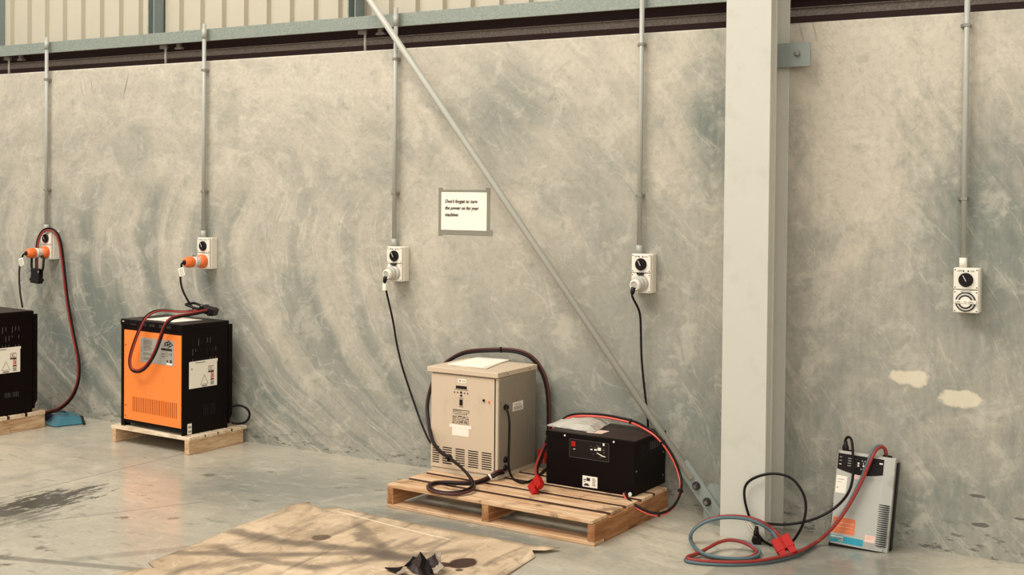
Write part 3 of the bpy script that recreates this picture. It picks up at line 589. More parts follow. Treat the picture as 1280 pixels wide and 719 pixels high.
def grey_plug(x, z, path, lab, tagged):
    t = thing('power_plug_cord', lab, 'power cord', (x, -.071, z), group='grey plugs with black cords')
    o = Vector(t.location); d = Vector((-.12, -1, -.16))
    mb = MB(); mb.lathe((0, -.006, 0), d, [(0, .033), (.008, .037), (.020, .037), (.024, .033)], 'white_pl2', 26); mb.build('locking_ring', t)
    mb = MB(); mb.lathe((0, -.006, 0), d, [(.022, .030), (.045, .029), (.052, .025), (.052, .019), (.047, .018)], 'white_pl', 26); b_ = mb.build('plug_body', t)
    mb = MB(); mb.lathe((0, -.006, 0), d, [(.045, .018), (.049, .0175)], 'white_pl2', 20); mb.build('end_cap', b_)
    mb = MB(); mb.lathe((-.010, -.052, -.018), (-.2, -.1, -1), [(0, .012), (.020, .012), (.034, .009)], 'blackpl', 14); mb.build('cable_gland', t)
    pts = [Vector((-.013, -.053, -.036)), Vector((-.018, -.050, -.065))] + [Vector(p) - o for p in path[2:]]
    mb = MB(); mb.tube(relax(smooth_path(pts), 2), .0058, 'blackcab', 10); mb.build('cable', t)
    if tagged: mb = MB(); mb.box(-.010, .012, -.008, .008, -.040, .0, 'paper', bev=.002, mx=T(-.018, -.052, -.058)); mb.build('test_tag', t)
grey_plug(-3.975, 1.098, CORD_F, 'grey plug with black cord in the outlet left of the paper notice', True)
grey_plug(-2.455, 1.108, CORD_J, 'grey plug with black cord in the outlet right of the paper notice', False)

# ============================================================ NOTICE
t = thing('paper_notice', 'white paper notice about turning on the power, taped to the wall', 'notice', (-3.547, 0, 1.452))
fr = T(0, -.0020, 0) @ FRONT
mb = MB(); g = []
for j in range(9):
    for i in range(12):
        g.append(mb.bm.verts.new(fr @ Vector((-.1485 + .297 * i / 11, -.105 + .21 * j / 8, .0012 + .0014 * math.sin(i * .9 + j * 1.3) * (1 if 0 < i < 11 and 0 < j < 8 else 0)))))
fs = [mb.bm.faces.new((g[j * 12 + i], g[j * 12 + i + 1], g[j * 12 + i + 13], g[j * 12 + i + 12])) for j in range(8) for i in range(11)]
mb._fin(fs, 'paper', True); sh = mb.build('sheet', t, fix=False)
mb = MB()
for yy, body, sx in ((.046, "Don't forget to turn", .97), (.009, 'the power on for your', .90), (-.028, 'machines', .90)):
    mb.text(body, .0265, fr @ T(-.124, yy, .0036), 'ink', shear=.30, bold=.0006, sx=sx)
mb.build('lettering', sh)
for (x0, x1, z0, z1, yo) in ((-.168, -.140, -.140, .130, 0), (.140, .168, -.124, .130, 0), (-.165, .168, .100, .118, .0006), (-.163, .186, -.131, -.100, .0006)):
    mb = MB(); mb.box(x0, x1, -.0012 - yo, -.0002 - yo, z0, z1, 'tape'); mb.build('tape_strip', t)

# ============================================================ PALLETS
def pallet(name, label, loc, rz, W, D, H, boards, stringers, mat_x, mat_y, bottom=3, bt=.017):
    t = thing('pallet', label, 'pallet', loc, rz, 'wooden pallets')
    n = len(boards)
    for (y0, y1, x0, x1) in boards:
        mb = MB(); mb.box(x0, x1, -(y1 - y0) / 2, (y1 - y0) / 2, -bt / 2, bt / 2, mat_x, bev=.002)
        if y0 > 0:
            k_ = mb.mi('gap_shade')
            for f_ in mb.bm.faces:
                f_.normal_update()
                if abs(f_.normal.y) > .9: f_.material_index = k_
        o = mb.build('deck_board', t); o.location = (0, (y0 + y1) / 2, H - bt / 2); o.rotation_euler = (random.uniform(-.006, .006), 0, random.uniform(-.002, .002))
    for x in stringers:
        mb = MB(); mb.box(-.019, .019, 0, D, bt * .0 + (bt if bottom else 0), H - bt, mat_y, bev=.002)
        if bottom and x > W * .8: mb.box(-.019, .019, .095, D - .095, 0, bt + .001, mat_y)
        o = mb.build('stringer', t); o.location = (x, 0, 0)
    for k in range(bottom):
        y = k * (D - .09) / max(1, bottom - 1)
        mb = MB(); mb.box(0.0, W, y, y + .09, 0, bt, mat_x, bev=.002); mb.build('bottom_board', t)
    return t
Wp = 1.17
bd = []
y = 0
for k, wd in enumerate((.135, .113, .113, .113, .125)):
    bd.append((y, y + wd, -.002 + random.uniform(0, .006), Wp + random.uniform(-.012, .006))); y += wd + .034
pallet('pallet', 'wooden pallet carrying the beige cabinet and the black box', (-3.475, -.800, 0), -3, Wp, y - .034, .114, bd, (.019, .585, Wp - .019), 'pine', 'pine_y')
bd = []; y = 0
for k, wd in enumerate((.12, .09, .10, .12)):
    bd.append((y, y + wd, 0, .692)); y += wd + .012
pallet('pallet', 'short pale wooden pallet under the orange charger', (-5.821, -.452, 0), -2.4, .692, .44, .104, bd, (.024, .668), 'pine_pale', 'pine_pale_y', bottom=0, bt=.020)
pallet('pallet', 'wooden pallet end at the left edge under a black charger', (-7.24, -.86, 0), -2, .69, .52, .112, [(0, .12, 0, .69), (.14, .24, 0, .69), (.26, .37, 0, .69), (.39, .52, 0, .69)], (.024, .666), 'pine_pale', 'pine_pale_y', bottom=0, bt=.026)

# ============================================================ CHARGERS
def charger(label, loc, rz, full):
    W, D, H = .568, .37, .655
    t = thing('battery_charger', label, 'charger', loc, rz, 'tall black battery chargers')
    mb = MB()
    mb.box(0, W, .006, D, .022, H - .035, 'black', bev=.002); mb.box(0, .034, 0, .05, 0, H - .03, 'black', bev=.002); mb.box(W - .004, W + .003, 0, D - .022, 0, H - .035, 'black', bev=.001)
    mb.box(0, .03, D - .05, D, 0, .03, 'black')
    cas = mb.build('casing', t)
    mb = MB(); mb.box(-.003, W + .004, -.004, D - .012, H - .036, H, 'black', bev=.005, seg=2); mb.box(.0, W, .004, D - .02, H - .001, H + .0015, 'blacktop')
    ld = mb.build('lid', t)
    mb = MB()
    fr = T(0, -.004, 0) @ FRONT
    for i in list(range(4)) + [9, 10, 13, 14, 15, 16] + list(range(20, 28)):
        x = .10 + i * .0135; h_ = .016 if i > 3 else .007
        mb.box(x, x + .004, H - .028, H - .028 + h_, 0, .0006, 'slotlight', mx=fr)
    mb.box(.018, .034, H - .014, H - .010, 0, .0006, 'paper', mx=fr)
    mb.build('lid_slots', ld)
    mb = MB(); mb.prism([(D - .018, .03), (D + .012, .075), (D + .012, H - .022), (D - .018, H - .022)], W - .012, W + .006, 'black', mx=SIDE); mb.build('back_panel', t)
    sd = T(W + .003, 0, 0) @ SIDE
    mb = MB(); random.seed(5)
    for r in range(3):
        for i in range(9):
            if random.random() < .75:
                x = .075 + i * .022; z = H - .09 - r * .058; mb.box(x, x + .0035, z - random.uniform(.012, .045), z, 0, .0008, 'slotlight' if (not full or random.random() < .4) else 'slot', mx=sd)
    for i in range(9):
        if i not in (4,): mb.box(.16 + i * .011, .1625 + i * .011, .10 if full else .115, .165 if full else .145, 0, .0008, 'slot' if full else 'slotlight', mx=sd)
    tag(mb.build('vent_slots', t), kind='stuff')
    # instruction label on the side
    mb = MB(); mb.prism([(.050, .265), (.268, .287), (.272, .437), (.278, .452), (.262, .452), (.048, .425)] if False else [(.050, .272), (.262, .272), (.262, .428), (.050, .428)], 0, .0012, 'paper', mx=sd)
    mb.prism([(.050, .418), (.266, .418), (.266, .434), (.050, .432)], .0012, .002, 'paper', mx=sd); lb = mb.build('side_label', t)
    mb = MB()
    for (x0, x1, z0, z1, m) in ((.195, .235, .365, .395, 'ink2'), (.199, .218, .369, .391, 'paper'), (.222, .233, .369, .391, 'paper'), (.205, .212, .373, .387, 'redink'), (.192, .236, .356, .363, 'ink'), (.214, .236, .313, .356, 'redink'), (.219, .234, .318, .352, 'pink_lab'), (.223, .231, .324, .346, 'redink'), (.210, .238, .308, .313, 'ink'), (.212, .236, .280, .302, 'label'), (.145, .185, .277, .282, 'ink'), (.095, .170, .4212, .4245, 'ink')):
        mb.box(x0, x1, z0, z1, .0022, .0027 + (.0004 if m in ('paper', 'pink_lab') else 0) + (.0008 if m == 'redink' and x1 - x0 < .01 else 0), m, mx=sd)
    for (p, q) in (((.135, .290), (.165, .345)), ((.165, .345), (.192, .290)), ((.135, .290), (.192, .290))):
        dx, dy = q[0] - p[0], q[1] - p[1]; L = math.hypot(dx, dy); nx, ny = -dy / L * .0014, dx / L * .0014
        mb.prism([(p[0] + nx, p[1] + ny), (q[0] + nx, q[1] + ny), (q[0] - nx, q[1] - ny), (p[0] - nx, p[1] - ny)], .0022, .0027, 'label', mx=sd)
    mb.box(.064, .074, .385, .392, .0022, .0027, 'ink2', mx=sd); mb.build('label_print', lb)
    if not full: return t
    # orange front with its grille
    mb = MB(); fr = FRONT
    mb.box(.037, .565, .045, .098, -.004, .004, 'orange', mx=fr); mb.box(.037, .565, .190, .592, -.004, .004, 'orange', mx=fr)
    mb.box(.037, .118, .098, .190, -.004, .004, 'orange', mx=fr); mb.box(.535, .565, .098, .190, -.004, .004, 'orange', mx=fr)
    fp = mb.build('front_panel', t)
    mb = MB()
    for i in range(25): x = .118 + .01668 * i; mb.box(x + .0072, x + .01668, .098, .190, .001, .0038, 'orange', mx=fr)
    mb.box(.117, .536, .097, .191, -.003, .0005, 'grille_back', mx=fr)
    tag(mb.build('grille_bars', fp), kind='stuff')
    mb = MB()
    for q in ((.052, .50), (.052, .13), (.052, .066), (.40, .33)): mb.lathe(fr @ Vector((q[0], q[1], .004)), (0, -1, 0), [(0, .005), (.002, .004)], 'dark_steel' if q[0] < .1 else 'orangepl', 10)
    mb.build_split('screw', fp)
    mb = MB(); mb.box(.192, .502, .407, .557, .004, .005, 'label', bev=.0003, mx=fr); lb = mb.build('front_label', fp)
    mb = MB(); f2 = fr @ T(0, 0, .0052)
    random.seed(3)
    for z0, n in ((.545, 5), (.512, 4), (.485, 1), (.468, 3), (.440, 3)):
        for i in range(n): mb.box(.222, .222 + random.uniform(.07, .088), z0 - i * .0062 - .003, z0 - i * .0062, 0, .0003, 'ink2', mx=f2)
    for z in (.54, .50, .48, .43): mb.box(.203, .209, z - .006, z, 0, .0003, 'ink2', mx=f2)
    mb.box(.385, .485, .494, .508, 0, .0003, 'ink', mx=f2); mb.box(.385, .420, .522, .525, 0, .0003, 'ink2', mx=f2)
    for (x0, x1, z0, z1) in ((.385, .425, .470, .4745), (.385, .422, .455, .460), (.432, .448, .462, .483), (.458, .470, .470, .478), (.474, .484, .464, .482), (.436, .450, .427, .438), (.466, .482, .422, .442)):
        mb.box(x0, x1, z0, z1, 0, .0003, 'ink' if z0 < .455 else 'ink2', mx=f2)
    mb.box(.435, .448, .465, .480, .0003, .0006, 'label', mx=f2)
    mb.box(.436, .486, .411, .421, 0, .0003, 'paper', mx=f2)
    mb.prism([(.412, .535), (.425, .546), (.440, .547), (.453, .556), (.495, .532), (.475, .519), (.466, .520), (.453, .510), (.440, .526), (.420, .520)], 0, .0003, 'ink', mx=f2)
    f3 = f2 @ T(0, 0, .0004)
    mb.prism([(.424, .530), (.436, .528), (.440, .540), (.428, .538)], 0, .0003, 'label', mx=f3); mb.prism([(.446, .541), (.456, .548), (.462, .541), (.453, .535)], 0, .0003, 'label', mx=f3)
    mb.prism([(.448, .520), (.455, .516), (.459, .528), (.452, .530)], 0, .0003, 'label', mx=f3); mb.prism([(.466, .527), (.478, .526), (.484, .533), (.470, .537)], 0, .0003, 'label', mx=f3)
    mb.build('label_print', lb)
    mb = MB(); mb.box(.040, .070, .004, .066, 0, .002, 'paper', mx=sd); mb.box(.046, .053, .012, .026, .002, .0026, 'ink', mx=sd); mb.box(.058, .065, .012, .026, .002, .0026, 'ink', mx=sd)
    mb.box(.046, .053, .038, .052, .002, .0026, 'ink', mx=sd); mb.box(.058, .065, .038, .052, .002, .0026, 'ink', mx=sd); mb.build('corner_label', t)
    return t
orange_charger = charger('orange-fronted black battery charger with red leads looped over it', (-5.765, -.425, .1045), -5, True)
charger('black battery charger cut by the left edge, white label on its side', (-7.150, -.735, .1125), -7, False)
random.seed(11)
mb = MB(); mb.prism([(-5.60, -.385), (-5.585, -.19), (-5.29, -.215), (-5.33, -.41)], .7625, .7645, 'paper')
tag(mb.build('paper_sheet'), 'white paper sheet lying on the orange charger lid under the leads', 'paper')

def lead(path, r, mats, label, cat='cable', twist=.06, a0=0.0, zmin=None, group=None, sep=2.05, name='charging_lead'):
    o0 = Vector(path[0]); t = thing(name, label, cat, tuple(o0), 0, group)
    pts = relax(smooth_path(path, 5), 2)
    A, B = twin(pts, r * sep, twist, a0, zmin)
    for P_, m in zip((A, B), mats):
        mb = MB(); mb.tube([p - o0 for p in P_], r, m, 10); c = mb.build('cable', t)
        tag(c, {'redcab': 'red cable', 'redbright': 'bright red cable', 'blackcab': 'black cable', 'redbrown': 'dark brown cable', 'teal': 'teal grey cable'}[m])
    return t, pts
def connector(t, mx, m, s=1.0, name='connector'):
    """two-pole battery connector housing: y = towards its mouth, z = up out of its broad face"""
    mb = MB()
    for sx in (-1, 1):
        x0, x1 = (-.024, -.0015) if sx < 0 else (.0015, .024)
        mb.box(x0 * s, x1 * s, 0, .036 * s, -.010 * s, .010 * s, m, bev=.002, mx=mx)
        mb.box((x0 + .002) * s, (x1 - .002) * s, .036 * s, .054 * s, -.010 * s, .002 * s, m, bev=.0015, mx=mx)
        mb.box((x0 + .004) * s, (x1 - .004) * s, .036 * s, .048 * s, .002 * s, .008 * s, m, bev=.001, mx=mx)
        mb.cyl(mx @ Vector(((x0 + x1) / 2 * s, .018 * s, .0095 * s)), mx @ Vector(((x0 + x1) / 2 * s, .018 * s, .0115 * s)), .004 * s, 'steel', 8)
    mb.box(-.002 * s, .002 * s, .002 * s, .034 * s, -.007 * s, .007 * s, m, mx=mx)
    return mb.build(name, t)
def handled_connector(t, mx, s=1.0):
    mb = MB(); mb.box(-.030 * s, .030 * s, 0, .075 * s, -.016 * s, .016 * s, 'blackpl', bev=.004, mx=mx); mb.box(-.034 * s, .034 * s, .050 * s, .064 * s, -.018 * s, .018 * s, 'blackpl', bev=.002, mx=mx)
    for sx in (-1, 1): mb.cyl(mx @ Vector((sx * .031 * s, .012 * s, .016 * s)), mx @ Vector((sx * .031 * s, .012 * s, .019 * s)), .006 * s, 'steel', 10)
    c = mb.build('connector', t)
    mb = MB(); pts = [Vector(q) * s for q in ((-.030, .025, 0), (-.044, -.005, 0), (-.046, -.055, 0), (-.034, -.066, 0), (.034, -.066, 0), (.046, -.055, 0), (.044, -.005, 0), (.030, .025, 0))]
    mb.tube([mx @ p for p in pts], .006 * s, 'blackpl', 10); mb.build('handle', c)

t, pts = lead(LEAD_B, .0068, ('blackcab', 'redcab'), 'red and black lead hanging over the leftmost outlet, black connector on its end', twist=.012, a0=2.2)
o0 = Vector(t.location)
mx = T(*(Vector((-6.925, -.12, 1.008)) - o0) [:]) @ Matrix(((1, 0, 0, 0), (0, 0, -1, 0), (0, -1, 0, 0), (0, 0, 0, 1))) @ R_(4, 'Z')
handled_connector(t, mx, 1.35)

t, pts = lead(LOOP_D, .0064, ('redcab', 'blackcab'), 'red and black lead looped over the orange charger front, dark clamp connector behind', twist=.0, a0=.6)
o0 = Vector(t.location)
q = Vector((-5.31, -.205, .835)) - o0
mx = T(*q) @ R_(-72, 'Z') @ R_(-16, 'X')
handled_connector(t, mx, 1.3)
mb = MB(); mb.tube(relax(smooth_path(RING_E), 1), .007, 'blackcab', 10); adopt(mb.build('cable_loop'), orange_charger)

# ============================================================ BEIGE CABINET
t = cabinet = thing('charger_cabinet', 'beige metal charger cabinet with slotted vents on the large pallet', 'charger', (-3.462, -.440, .1145), -1.5)
W, D, H = .412, .372, .540
mb = MB(); mb.box(.004, W, .010, D, .020, H - .03, 'beige_side', bev=.002); mb.box(.004, .014, .012, D, 0, .03, 'beige_side'); mb.box(W - .016, W, .0, D, 0, H - .03, 'beige_side', bev=.0015)
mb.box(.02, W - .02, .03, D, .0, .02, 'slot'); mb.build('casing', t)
mb = MB(); mb.prism([(-.016, H - .026), (-.016, H), (W + .006, H), (W + .006, H - .026)], -D - .004, .014, 'beige', mx=FRONT, bev=.002); ld = mb.build('lid', t)
mb = MB()
for y in (.08, .30): mb.lathe((W + .006, y, H - .014), (1, 0, 0), [(0, .004), (.002, .003)], 'dark_steel', 8)
mb.build_split('screw', ld)
mb = MB(); fr = FRONT
cols = [(.014, .058), (.078, .136), (.158, .216), (.236, .298), (.318, .378)]
zt, zb = .040, .132
dl, dr = .006, W - .020
mb.box(dl, dr, zb, H - .034, -.010, .003, 'beige', mx=fr); mb.box(dl, dr, .024, zt, -.010, .003, 'beige', mx=fr)
e = [dl] + [v for c in cols for v in c] + [dr]
for i in range(0, len(e), 2): mb.box(e[i], e[i + 1], zt, zb, -.010, .003, 'beige', mx=fr)
dp = mb.build('door', t)
mb = MB()
for x0, x1 in cols:
    for i in range(8): z = zt + i * (zb - zt) / 8; mb.box(x0, x1, z, z + .0044, -.002, .003, 'beige', mx=fr)
    mb.box(x0, x1, zt, zb, -.0030, -.0021, 'slot', mx=fr)
tag(mb.build('louvre_bars', dp), kind='stuff')
mb = MB(); mb.box(dl, dr, .0, .020, -.012, -.002, 'beige_side', mx=fr); mb.box(dr + .001, dr + .0035, .02, H - .034, -.004, .0032, 'slot', mx=fr); mb.build('door_gap', t)
def fx(u_): return u_ * W
mb = MB(); f2 = fr @ T(0, 0, .003); Ht = H - .030
def fz(v_): return Ht - v_ * (Ht + .005)
mb.box(fx(.415), fx(.535), fz(.075), fz(.040), 0, .0006, 'paper', mx=f2)
lb = mb.build('badge', dp)
mb = MB(); cxx, czz = fx(.445), fz(.0575)
mb.prism([(cxx - .007, czz), (cxx, czz + .007), (cxx + .007, czz), (cxx, czz - .007)], .0006, .0009, 'ink', mx=f2); mb.prism([(cxx - .003, czz), (cxx, czz + .003), (cxx + .003, czz), (cxx, czz - .003)], .0009, .0012, 'paper', mx=f2)
mb.box(fx(.475), fx(.525), czz - .002, czz + .002, .0006, .0009, 'ink2', mx=f2); mb.build('badge_print', lb)
mb = MB(); mb.box(fx(.385), fx(.548), fz(.137), fz(.107), 0, .001, 'blackpl', mx=f2); mb.build('display', dp)
mb = MB()
for u_ in (.365, .412, .515, .56): mb.lathe(f2 @ Vector((fx(u_), fz(.175), 0)), (0, -1, 0), [(0, .004), (.003, .003)], 'dark_steel', 10)
for v_ in (.172, .203): mb.lathe(f2 @ Vector((fx(.465), fz(v_), 0)), (0, -1, 0), [(0, .006), (.004, .005)], 'blackpl', 12)
mb.build_split('indicator_button', dp)
mb = MB(); mb.box(fx(.445), fx(.487), fz(.300), fz(.240), 0, .005, 'blackpl', bev=.001, mx=f2); mb.build('rocker_switch', dp)
mb = MB(); mb.lathe(f2 @ Vector((fx(.80), fz(.225), 0)), (0, -1, 0), [(0, .007), (.006, .006)], 'blackpl', 14); mb.lathe(f2 @ Vector((fx(.875), fz(.235), 0)), (0, -1, 0), [(0, .006), (.004, .005)], 'orangepl', 12)
mb.build_split('lock_knob', dp)
mb = MB()
mb.box(fx(.36), fx(.57), fz(.150), fz(.143), 0, .0003, 'ink2', mx=f2); mb.box(fx(.43), fx(.50), fz(.232), fz(.226), 0, .0003, 'ink2', mx=f2); mb.box(fx(.43), fx(.50), fz(.318), fz(.312), 0, .0003, 'ink2', mx=f2)
for (u0, u1, v0, v1) in ((.345, .585, .345, .352), (.345, .352, .352, .385), (.578, .585, .352, .372), (.36, .58, .368, .373), (.36, .545, .386, .392), (.545, .552, .372, .392), (.36, .47, .356, .360)):
    mb.box(fx(u0), fx(u1), fz(v1), fz(v0), 0, .0003, 'ink', mx=f2)
random.seed(4)
for v_ in (.405, .415, .428, .440, .452, .462, .472, .482):
    u = .335
    while u < .575: w_ = random.uniform(.02, .07); mb.box(fx(u), fx(min(.58, u + w_)), fz(v_ + random.uniform(.004, .009)), fz(v_), 0, .0003, 'ink2' if random.random() < .7 else 'ink', mx=f2); u += w_ + .012
mb.build('front_print', dp)
mb = MB(); mb.box(fx(.335), fx(.58), fz(.605), fz(.50), .0, .0008, 'paper', bev=.0002, mx=f2 @ R_(0, 'Z')); mb.box(fx(.295), fx(.62), fz(.527), fz(.495), .0008, .0014, 'paper', mx=f2); mb.build('taped_label', dp)
sd = T(W, 0, 0) @ SIDE
mb = MB(); mb.box(.140, .242, .325, .370, .0, .001, 'paper', mx=sd); lb = mb.build('caution_label', t)
mb = MB(); mb.text('CAUTION', .013, sd @ T(.160, .352, .0012), 'ink2')
for i in range(3): mb.box(.150, .232, .331 + i * .006, .334 + i * .006, .001, .0013, 'ink2', mx=sd)
mb.build('label_print', lb)
mb = MB(); mb.lathe((W, .070, .358), (1, 0, 0), [(0, .016), (.004, .016), (.010, .012), (.016, .010)], 'blackpl', 16)
for z in (.092, .050): mb.lathe((W, .070, z), (1, 0, 0), [(0, .016), (.004, .016), (.012, .012)], 'blackpl', 16)
mb.lathe((W, .025, .385), (1, 0, 0), [(0, .005), (.002, .004)], 'steel', 8); mb.build_split('cable_grommet', t)
# papers on top
t = thing('paper_stack', 'stack of white papers on top of the beige cabinet', 'paper', (-3.30, -.19, .6550))
for i in range(5):
    mb = MB(); a = random.uniform(-3, 3)
    mb.prism([(-.105, -.175), (.125, -.190), (.075, .165), (-.120, .150)] if i < 4 else [(-.100, -.170), (.115, -.180), (.080, .150), (.060, .158), (-.115, .145)], .0015 * i, .0015 * i + .0012, 'paper', mx=R_(a, 'Z')); mb.build('paper_sheet', t)

# leads of the cabinet
t, pts = lead(LEAD_G, .0072, ('blackcab', 'redbrown'), 'thick black and brown lead coiled on the pallet deck and looped over the beige cabinet', twist=.03, a0=1.2, zmin=.124, sep=1.8)
o0 = Vector(t.location)
for i in (9, 75, 128):
    if i < len(pts): 
        p = pts[i] - o0; dd = (pts[i + 1] - pts[i - 1]).normalized()
        mb = MB(); mb.lathe(p - dd * .004, dd, [(0, .016), (.008, .016)], 'paper' if i < 20 else 'blackpl', 14); mb.build('cable_tie', t)
t, pts = lead(LEAD_G2, .0065, ('blackcab', 'redcab'), 'short lead beside the black box, its red connector resting on the pallet deck in front', twist=.02, a0=1.2)
o0 = Vector(t.location)
pa = Vector((-2.795, -.53, .158)); dirv = (Vector((-2.690, -.640, .112)) - pa).normalized(); sidev = Vector((.6, .15, .75)); sidev = (sidev - dirv * sidev.dot(dirv)).normalized(); upv = sidev.cross(dirv)
mx = T(*(pa - o0)) @ Matrix((list(sidev) + [0], list(dirv) + [0], list(upv) + [0], (0, 0, 0, 1))).transposed()
connector(t, mx, 'red', 1.6)
mb = MB(); mb.tube(relax(smooth_path(CORD_I), 2), .006, 'blackcab', 10); adopt(mb.build('power_cord'), cabinet)

# ============================================================ BLACK BOX
t = thing('charger_box', 'low wide black charger box on the right end of the large pallet', 'charger', (-2.820, -.365, .1145), -2.5)
W, D, H = .488, .345, .262
mb = MB(); mb.box(0, W, 0, D, 0, H - .004, 'black', bev=.003); mb.build('casing', t)
mb = MB(); mb.prism([(-.002, H - .022), (-.002, H - .002), (.004, H), (W - .004, H), (W + .002, H - .002), (W + .002, H - .022)], -D, .003, 'black', mx=FRONT); mb.box(.004, W - .004, .012, D - .003, H, H + .0015, 'blacktop'); ld = mb.build('lid', t)
mb = MB()
for u_ in (.22, .775): mb.lathe((W * u_, -.003, H - .012), (0, -1, 0), [(0, .005), (.0025, .004)], 'paper', 10)
mb.build_split('screw', ld)
fr = FRONT
mb = MB(); x0, x1, z0, z1 = .133, .352, .148, .238
for (a0_, a1_, b0_, b1_) in ((x0, x1, z1 - .0015, z1), (x0, x1, z0, z0 + .0015), (x0, x0 + .0015, z0, z1), (x1 - .0015, x1, z0, z1)): mb.box(a0_, a1_, b0_, b1_, 0, .002, 'slotlight', mx=fr)
mb.box(x0, x1, z0, z1, 0, .0012, 'blackpl', mx=fr); cp = mb.build('control_panel', t)
mb = MB(); mb.box(.145, .168, .202, .226, .0012, .005, 'red', bev=.001, mx=fr); mb.build('rocker_switch', cp)
mb = MB(); f2 = fr @ T(0, 0, .0014)
for (a, b, c, d_, m) in ((.155, .165, .188, .191, 'paper'), (.250, .262, .196, .201, 'paper'), (.272, .286, .196, .203, 'paper'), (.290, .308, .198, .212, 'paper'), (.283, .300, .218, .222, 'slotlight'), (.318, .327, .224, .236, 'paper'), (.319, .327, .200, .208, 'slotlight'), (.320, .328, .188, .194, 'slotlight'), (.250, .256, .212, .216, 'slotlight'), (.268, .280, .209, .212, 'slotlight'), (.265, .270, .176, .180, 'slotlight'), (.302, .312, .165, .168, 'slotlight')): mb.box(a, b, c, d_, 0, .0006, m, mx=f2)
mb.prism([(.285, .184), (.298, .179), (.315, .172), (.333, .170), (.333, .173), (.316, .176), (.300, .182), (.286, .187)], 0, .0006, 'paper', mx=f2)
mb.build('panel_print', cp)
mb = MB(); mb.box(.208, .290, .012, .066, 0, .001, 'paper', bev=.0003, mx=fr); lb = mb.build('rating_label', t)
mb = MB(); f2 = fr @ T(0, 0, .001)
random.seed(9)
for i in range(5): mb.box(.262, .262 + random.uniform(.014, .022), .022 + i * .008, .026 + i * .008, 0, .0003, 'ink2', mx=f2)
for (a, b, c, d_) in ((.214, .228, .045, .050), (.230, .250, .042, .058), (.216, .246, .018, .025), (.222, .240, .025, .030), (.214, .226, .036, .040)): mb.box(a, b, c, d_, 0, .0003, 'ink', mx=f2)
mb.build('label_print', lb)
sd = T(W, 0, 0) @ SIDE
mb = MB()
for i in range(9): mb.box(.075 + i * .024, .081 + i * .024, .195, .235, 0, .001, 'slotlight' if i > 3 else 'slot', mx=sd)
mb.box(.05, .31, .182, .185, 0, .001, 'slot', mx=sd); mb.build('vent_slots', t)
mb = MB()
for (a, b) in ((.020, .118), (.315, .045), (.315, .160)): mb.lathe(sd @ Vector((a, b, 0)), (1, 0, 0), [(0, .0055), (.003, .0045)], 'steel', 10)
mb.lathe((W - .020, 0, .010), (0, -1, 0), [(0, .010), (.005, .009)], 'paper', 10)
mb.build_split('screw', t)
t, pts = lead(LEAD_H, .0062, ('redbright', 'blackcab'), 'bright red and black lead arching from the black box right side over its top', twist=.02, a0=.3, sep=1.9)
o0 = Vector(t.location)
for i in (22, 36, 52, 66):
    p = pts[i] - o0; dd = (pts[i + 1] - pts[i - 1]).normalized(); mb = MB(); mb.lathe(p - dd * .004, dd, [(0, .0135), (.008, .0135)], 'blackpl', 12); mb.build('cable_tie', t)
t, pts = lead(LEAD_H2, .006, ('blackcab', 'redbright'), 'lead tail with red connector hanging between beige cabinet and black box', twist=.02, a0=.3, sep=1.9)
o0 = Vector(t.location)
mx = T(*(Vector((-2.950, -.15, .228)) - o0)) @ Matrix(((.87, 0, .49, 0), (.49, -.05, -.87, 0), (.03, -1, .05, 0), (0, 0, 0, 1)))
connector(t, mx, 'red', 1.35)
# plastic sleeve with papers
t = thing('plastic_sleeve', 'crumpled clear plastic sleeve of papers on top of the black box', 'sleeve', (-2.715, -.180, .380))
cs = [(-.150, -.095), (.125, -.125), (.095, .135), (-.130, .120)]
mb = MB(); g = []; N_ = 9
for j in range(N_):
    for i in range(N_):
        u_, v_ = i / (N_ - 1), j / (N_ - 1)
        p = Vector((0, 0))
        for wt, c in (((1 - u_) * (1 - v_), cs[0]), (u_ * (1 - v_), cs[1]), (u_ * v_, cs[2]), ((1 - u_) * v_, cs[3])): p += Vector(c) * wt
        edge = min(i, j, N_ - 1 - i, N_ - 1 - j) / 4
        g.append((p.x, p.y, edge))
top = [mb.bm.verts.new((a, b,   .004 + .036 * e_ ** .5 + random.uniform(-.004, .006))) for a, b, e_ in g]; bot = [mb.bm.verts.new((a, b, .0)) for a, b, e_ in g]
fs = []
for j in range(N_ - 1):
    for i in range(N_ - 1):
        k = j * N_ + i; fs.append(mb.bm.faces.new((top[k], top[k + 1], top[k + N_ + 1], top[k + N_]))); fs.append(mb.bm.faces.new((bot[k], bot[k + N_], bot[k + N_ + 1], bot[k + 1])))
rim = [i for i in range(N_)] + [N_ * j + N_ - 1 for j in range(1, N_)] + [N_ * (N_ - 1) + i for i in range(N_ - 2, -1, -1)] + [N_ * j for j in range(N_ - 2, 0, -1)]
for a, b in zip(rim, rim[1:] + rim[:1]): fs.append(mb.bm.faces.new((bot[a], bot[b], top[b], top[a])))
mb._fin(fs, 'film', False); mb.build('film', t)
mb = MB(); mb.prism([(-.110, -.070), (.055, -.085), (.060, .085), (-.095, .095)], .002, .008, 'paper'); mb.build('papers', t)
mb = MB(); mb.prism([(-2.625, -.315), (-2.545, -.305), (-2.54, -.225), (-2.62, -.23)], .3785, .3798, 'pink_lab'); tag(mb.build('paper_slip'), 'small pale slip on the black box lid beside the sleeve', 'paper')

